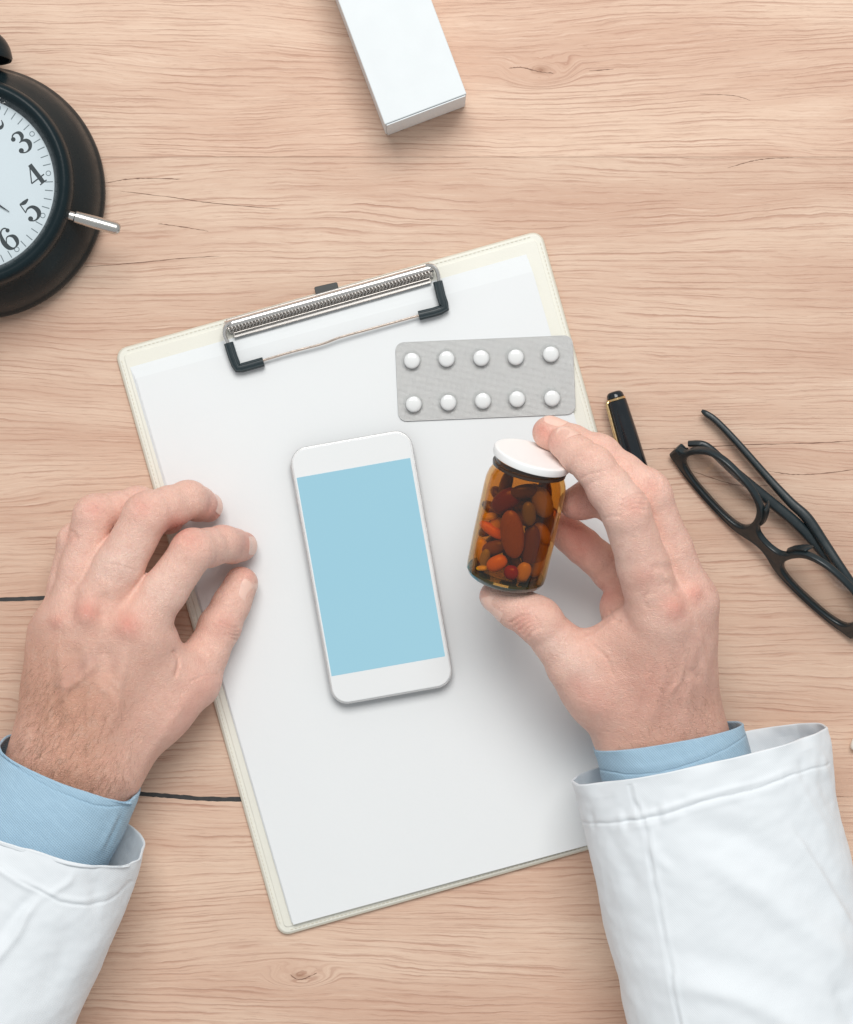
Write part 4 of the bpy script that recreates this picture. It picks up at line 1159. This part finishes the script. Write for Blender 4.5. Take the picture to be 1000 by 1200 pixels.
for k in range(4):
    feat_r.append((zz([(560 + 4 * k, 395 - 16 * k), (605 + 2 * k, 370 - 15 * k), (645, 375 - 16 * k)]), 1.5, -.42))
    feat_r.append((zz([(655, 320 - 12 * k), (672, 300 - 12 * k), (690, 300 - 8 * k)]), 1.5, -.36))
feat_r += [(zz([(440, 275), (465, 262), (500, 255)]), 1.4, -.35), (zz([(505, 405), (540, 395), (570, 400)]), 1.4, -.3), (zz([(455, 300), (490, 280)]), 1.2, -.2)]
VR = relief(VR, NR, [(p, w, h * (1.5 if w > 2.5 else 1.2)) for p, w, h in feat_r])
for i in range(len(VR)):
    VR[i] += NR[i] * (mnoise.noise(Vector(VR[i] * .09)) * .45)
tr = tint(to_px(VR), SKIN, [([(790, 870), (760, 790)], 75, (.740, .405, .310), .62), ([(800, 900), (770, 880), (740, 880)], 34, TAN, .35), ([(840, 830)], 30, TAN, .3),
    ([z2((738, 690))], 15, RED, .55), ([z2((805, 640))], 12, RED, .45), ([z2((610, 360))], 13, RED, .35), ([z2((660, 300))], 10, RED, .3), ([z2((640, 590))], 13, RED, .28),
    ([z2((315, 120))], 12, RED, .55), ([z2((350, 150))], 11, RED, .35), ([z2((255, 740))], 15, RED, .42), ([z2((110, 620))], 13, RED, .3), ([z2((440, 480)), z2((400, 430))], 24, RED, .65), ([z2((440, 350))], 20, RED, .55), ([z2((515, 650))], 16, RED, .45),
    ([z2((560, 520)), z2((470, 300))], 18, HIGHLIGHT, .4), ([z2((600, 300))], 18, HIGHLIGHT, .35), ([z2((450, 900)), z2((350, 800))], 18, HIGHLIGHT, .4), ([z2((500, 1000)), z2((430, 930))], 14, RED, .25), ([z2((660, 950))], 34, RED, .16), ([z2((700, 760))], 22, HIGHLIGHT, .2)])
rh = np_mesh('hand', VR, QR, M['skin'], person, tr); tag(rh, 'raised hand holding the jar between thumb and fingers')
nail(hand_r, rh, (583, 698, zt_), (630, 727, 66), (-.45, -.68, .58), 12.5, 13)
nail(hand_r, rh, (661, 519, zi_), (696, 547, 98), (-.1, .95, .25), 10.5, 11)
nail(hand_r, rh, (644, 507, zm_), (702, 533, 84), (.1, .9, .35), 11, 11.5)
hairs(hand_r, VR, NR, [([(760, 880), (830, 860)], 26, 1.0), ([(840, 820)], 26, .7), ([(790, 800)], 40, .3)], 320, rh, (.3, .4))
print('right hand', len(VR), round(time.time() - T0, 1))

# ---------- cloth
def sleeve(name, rings, feats, mat, n=260, steps=230, depth=60, thick=.7, wob=0.6, wobs=.035, label=None, edge=.6, pw=2.3, roll=1.0, rag=.5, tilt=(0, 0)):
    """rings: (left px, right px, centre height, half height); first ring is the open end"""
    keys = [(*P(*l, z), *P(*r, z), z, h) for l, r, z, h in rings]
    sp = spline(keys, max(4, steps // (len(keys) - 1)))
    def ringpts(q, ins=0.0, fade=0.0):
        a, b = q[:3], q[3:6]; c = (a + b) / 2; hv = (b - a) / 2; L = np.linalg.norm(hv); hv = hv / L * (L - ins); hh = q[7] - ins
        th = 2 * np.pi * np.arange(n) / n; cs, sn = np.cos(th), np.sin(th)
        cs = np.sign(cs) * np.abs(cs) ** (2 / pw); sn = np.sign(sn) * np.abs(sn) ** (2 / pw)
        p = c + np.outer(cs, hv) + np.outer(sn, (tilt[0] * fade, tilt[1] * fade, hh)); p[:, 2] = np.maximum(p[:, 2], 1.2 + ins)
        return p
    out = np.array([ringpts(q, 0.0, math.exp(-i / len(sp) / .12)) for i, q in enumerate(sp)]); m = len(out)
    # normals of the grid
    du_ = np.roll(out, -1, 1) - np.roll(out, 1, 1); dv_ = np.gradient(out, axis=0)
    N = np.cross(du_, dv_); N /= np.linalg.norm(N, axis=2, keepdims=True) + 1e-9
    cen = out.mean(1, keepdims=True)
    N *= np.sign(((out - cen) * N).sum(2, keepdims=True).mean())
    Vf = out.reshape(-1, 3); Nf = N.reshape(-1, 3)
    Vf2 = relief(Vf, Nf, feats, -.2, rag)
    for i in range(len(Vf2)):
        v = Vector(Vf[i]); s_ = i // n
        Vf2[i] = Vf2[i] + Nf[i] * (wob * mnoise.noise(v * wobs + Vector((9, 3, 1))) + .35 * wob * mnoise.noise(v * wobs * 2.7) + .16 * wob * mnoise.noise(v * wobs * 6.5)) 
        if s_ < 24:     # the free edge ripples a little
            Vf2[i] += Nf[i] * edge * (1 - s_ / 24) * mnoise.noise(v * .07 + Vector((2, 7, 5)))
    Vf2[:, 2] = np.maximum(Vf2[:, 2], .6)
    outer = Vf2.reshape(m, n, 3)
    kd = min(depth, m - 2)
    # rounded free edge, then the inside face
    inner = [outer[i] - N[i] * thick for i in range(kd)]
    dirv = outer[0] - outer[1]; dirv /= np.linalg.norm(dirv, axis=1, keepdims=True) + 1e-9
    lip = [outer[0] - N[0] * thick * .25 + dirv * thick * .45 * roll, outer[0] - N[0] * thick * .75 + dirv * thick * .45 * roll]
    rows_ = inner[::-1] + lip[::-1] + list(outer)
    Vt = np.concatenate(rows_); R = len(rows_)
    ii = np.arange(R - 1)[:, None] * n; jj = np.arange(n)[None]; j2 = (jj + 1) % n
    Q = np.stack([ii + jj, ii + j2, ii + n + j2, ii + n + jj], -1).reshape(-1, 4)
    o = np_mesh(name, Vt, Q, mat, person)
    if label: tag(o, label)
    return o
def z8(p): return (640 + p[0] / 2.778, 800 + p[1] / 2.778)
def z7(p): return (p[0] / 3.125, 840 + p[1] / 3.125)
# shirt cuffs
stl = [z7(q) for q in ((0, 135), (60, 185), (150, 240), (250, 288), (330, 320), (400, 332), (480, 318))]
sleeve('shirt_cuff', [((2, 866), (164, 932), 34, 29), ((-8, 884), (157, 950), 35, 30), ((-24, 915), (141, 985), 37, 31), ((-60, 975), (112, 1042), 40, 32), ((-110, 1060), (80, 1120), 42, 34)],
   [(stl, 1.3, -.35), ([z7(q) for q in ((0, 105), (60, 155), (150, 212), (250, 262), (330, 292), (400, 306), (480, 296))], 5, .35), ([z7(q) for q in ((460, 320), (430, 400), (370, 520))], 3.0, -.7), ([z7(q) for q in ((440, 320), (410, 400), (350, 520))], 4, .6)],
   M['shirt'], label='cuff of blue shirt at the resting hand', tilt=(-2.0, -4.5), wob=.8, thick=1.3)
str_ = [z8(q) for q in ((175, 285), (240, 298), (320, 296), (420, 280), (520, 245), (610, 200), (645, 175))]
sleeve('shirt_cuff', [((696, 879), (869, 848), 42, 32), ((701, 893), (874, 862), 42, 33), ((706, 915), (880, 882), 42, 34), ((716, 950), (892, 918), 42, 35), ((735, 1010), (910, 975), 42, 36)],
   [(str_, 1.2, -.3), ([z8(q) for q in ((175, 262), (240, 276), (320, 276), (420, 260), (520, 226), (610, 180))], 4.5, .3)], M['shirt'], label='cuff of blue shirt at the hand with the jar', wob=.8, thick=1.3)
# coat sleeves
heml = [z7(q) for q in ((0, 545), (60, 590), (120, 625), (160, 645), (230, 680), (330, 690), (420, 660), (480, 600))]
sleeve('coat_sleeve', [((-62, 928), (167, 1000), 42, 40), ((-72, 945), (161, 1022), 42.5, 40), ((-92, 985), (146, 1068), 43, 41), ((-120, 1040), (120, 1128), 44, 42), ((-160, 1110), (90, 1200), 46, 44), ((-230, 1240), (40, 1330), 50, 46), ((-290, 1350), (-10, 1440), 52, 48)],
   [(heml, 1.7, -.55), ([(x - 3, y - 6) for x, y in heml], 3.5, .5),
    ([z7(q) for q in ((200, 600), (160, 650), (100, 720), (60, 800), (-20, 900), (-80, 1000))], 5, 1.8), ([z7(q) for q in ((170, 620), (120, 660), (60, 720), (0, 800), (-60, 880))], 7, -1.4),
    ([z7(q) for q in ((-60, 520), (0, 560), (60, 600), (120, 632), (180, 650))], 4.5, 1.0), ([z7(q) for q in ((290, 640), (260, 740), (230, 860), (160, 1000), (100, 1100))], 13, -1.1), ([z7(q) for q in ((420, 640), (400, 720), (340, 840), (250, 980), (180, 1080))], 12, 1.1),
    ([z7(q) for q in ((150, 680), (200, 640), (250, 605), (280, 550))], 4, .9), ([z7(q) for q in ((320, 550), (345, 610), (350, 680), (330, 760))], 8, -.8)],
   M['coat'], label='white coat sleeve at the resting arm', tilt=(-2.5, -8.0), wob=1.2, thick=1.2, edge=1.6, rag=.55)
hemr = [z8(q) for q in ((100, 450), (200, 458), (310, 448), (400, 425), (500, 392), (600, 365), (700, 340), (800, 300), (920, 265))]
seam = [z8(q) for q in ((272, 335), (285, 385), (312, 440), (325, 470), (337, 540), (352, 650), (375, 770), (400, 900), (435, 1110), (470, 1300))]
puck = []
for i in range(26):
    t = i / 25; x = 110 + t * 790; y = float(np.interp(x, [100, 200, 310, 400, 500, 600, 700, 800, 920], [450, 458, 448, 425, 392, 365, 340, 300, 265]))
    x += random.uniform(-10, 10)
    puck.append(([z8((x - 6, y - 52)), z8((x, y)), z8((x + 8, y + 48))], random.uniform(3.0, 4.5), random.uniform(-.9, .8)))
sleeve('coat_sleeve', [((671, 917), (967, 850), 46, 45), ((677, 938), (970, 868), 46, 45), ((684, 970), (975, 905), 46.5, 45), ((694, 1020), (985, 960), 47, 45), ((712, 1100), (1003, 1040), 48, 46), ((735, 1200), (1030, 1140), 50, 47), ((765, 1330), (1070, 1270), 52, 48), ((795, 1440), (1110, 1400), 54, 50)],
   [(hemr, 1.7, -.62), ([(x, y - 7) for x, y in hemr], 3.5, .55), ([(x, y + 7) for x, y in hemr], 4, .3),
    (seam, 1.7, -.7), ([(x + 4, y) for x, y in seam], 2.9, .6), ([(x - 5, y) for x, y in seam], 3, .25),
    ([z8(q) for q in ((380, 560), (520, 580), (680, 680), (840, 800), (1000, 900), (1100, 960))], 15, 2.0), ([z8(q) for q in ((360, 470), (520, 470), (640, 500), (760, 580), (880, 700), (1000, 840))], 15, -1.8),
    ([z8(q) for q in ((720, 400), (790, 470), (860, 570), (930, 680), (1000, 800), (1060, 900))], 4.5, 1.2), ([z8(q) for q in ((760, 420), (840, 500), (910, 600), (980, 720), (1050, 850))], 8, -1.0),
    ([z8(q) for q in ((300, 960), (420, 985), (560, 1010), (700, 1060), (840, 1140), (960, 1240))], 11, 1.6), ([z8(q) for q in ((330, 880), (500, 900), (680, 950), (840, 1030), (980, 1140))], 16, -1.5),
    ([z8(q) for q in ((330, 480), (360, 560), (430, 640))], 6, .9), ([z8(q) for q in ((940, 930), (960, 1000), (1000, 1080), (1060, 1160))], 12, -2.5), ([z8(q) for q in ((150, 440), (220, 520), (280, 640), (300, 760))], 9, -.8),
    ([z8(q) for q in ((820, 300), (850, 380), (900, 460), (930, 560))], 6, .8), ([z8(q) for q in ((880, 280), (910, 360), (950, 440))], 6, -.8)] + puck,
   M['coat'], label='white coat sleeve at the arm holding the jar', wob=1.3, thick=1.2, edge=1.8, rag=.55)
print('script', round(time.time() - T0, 1))
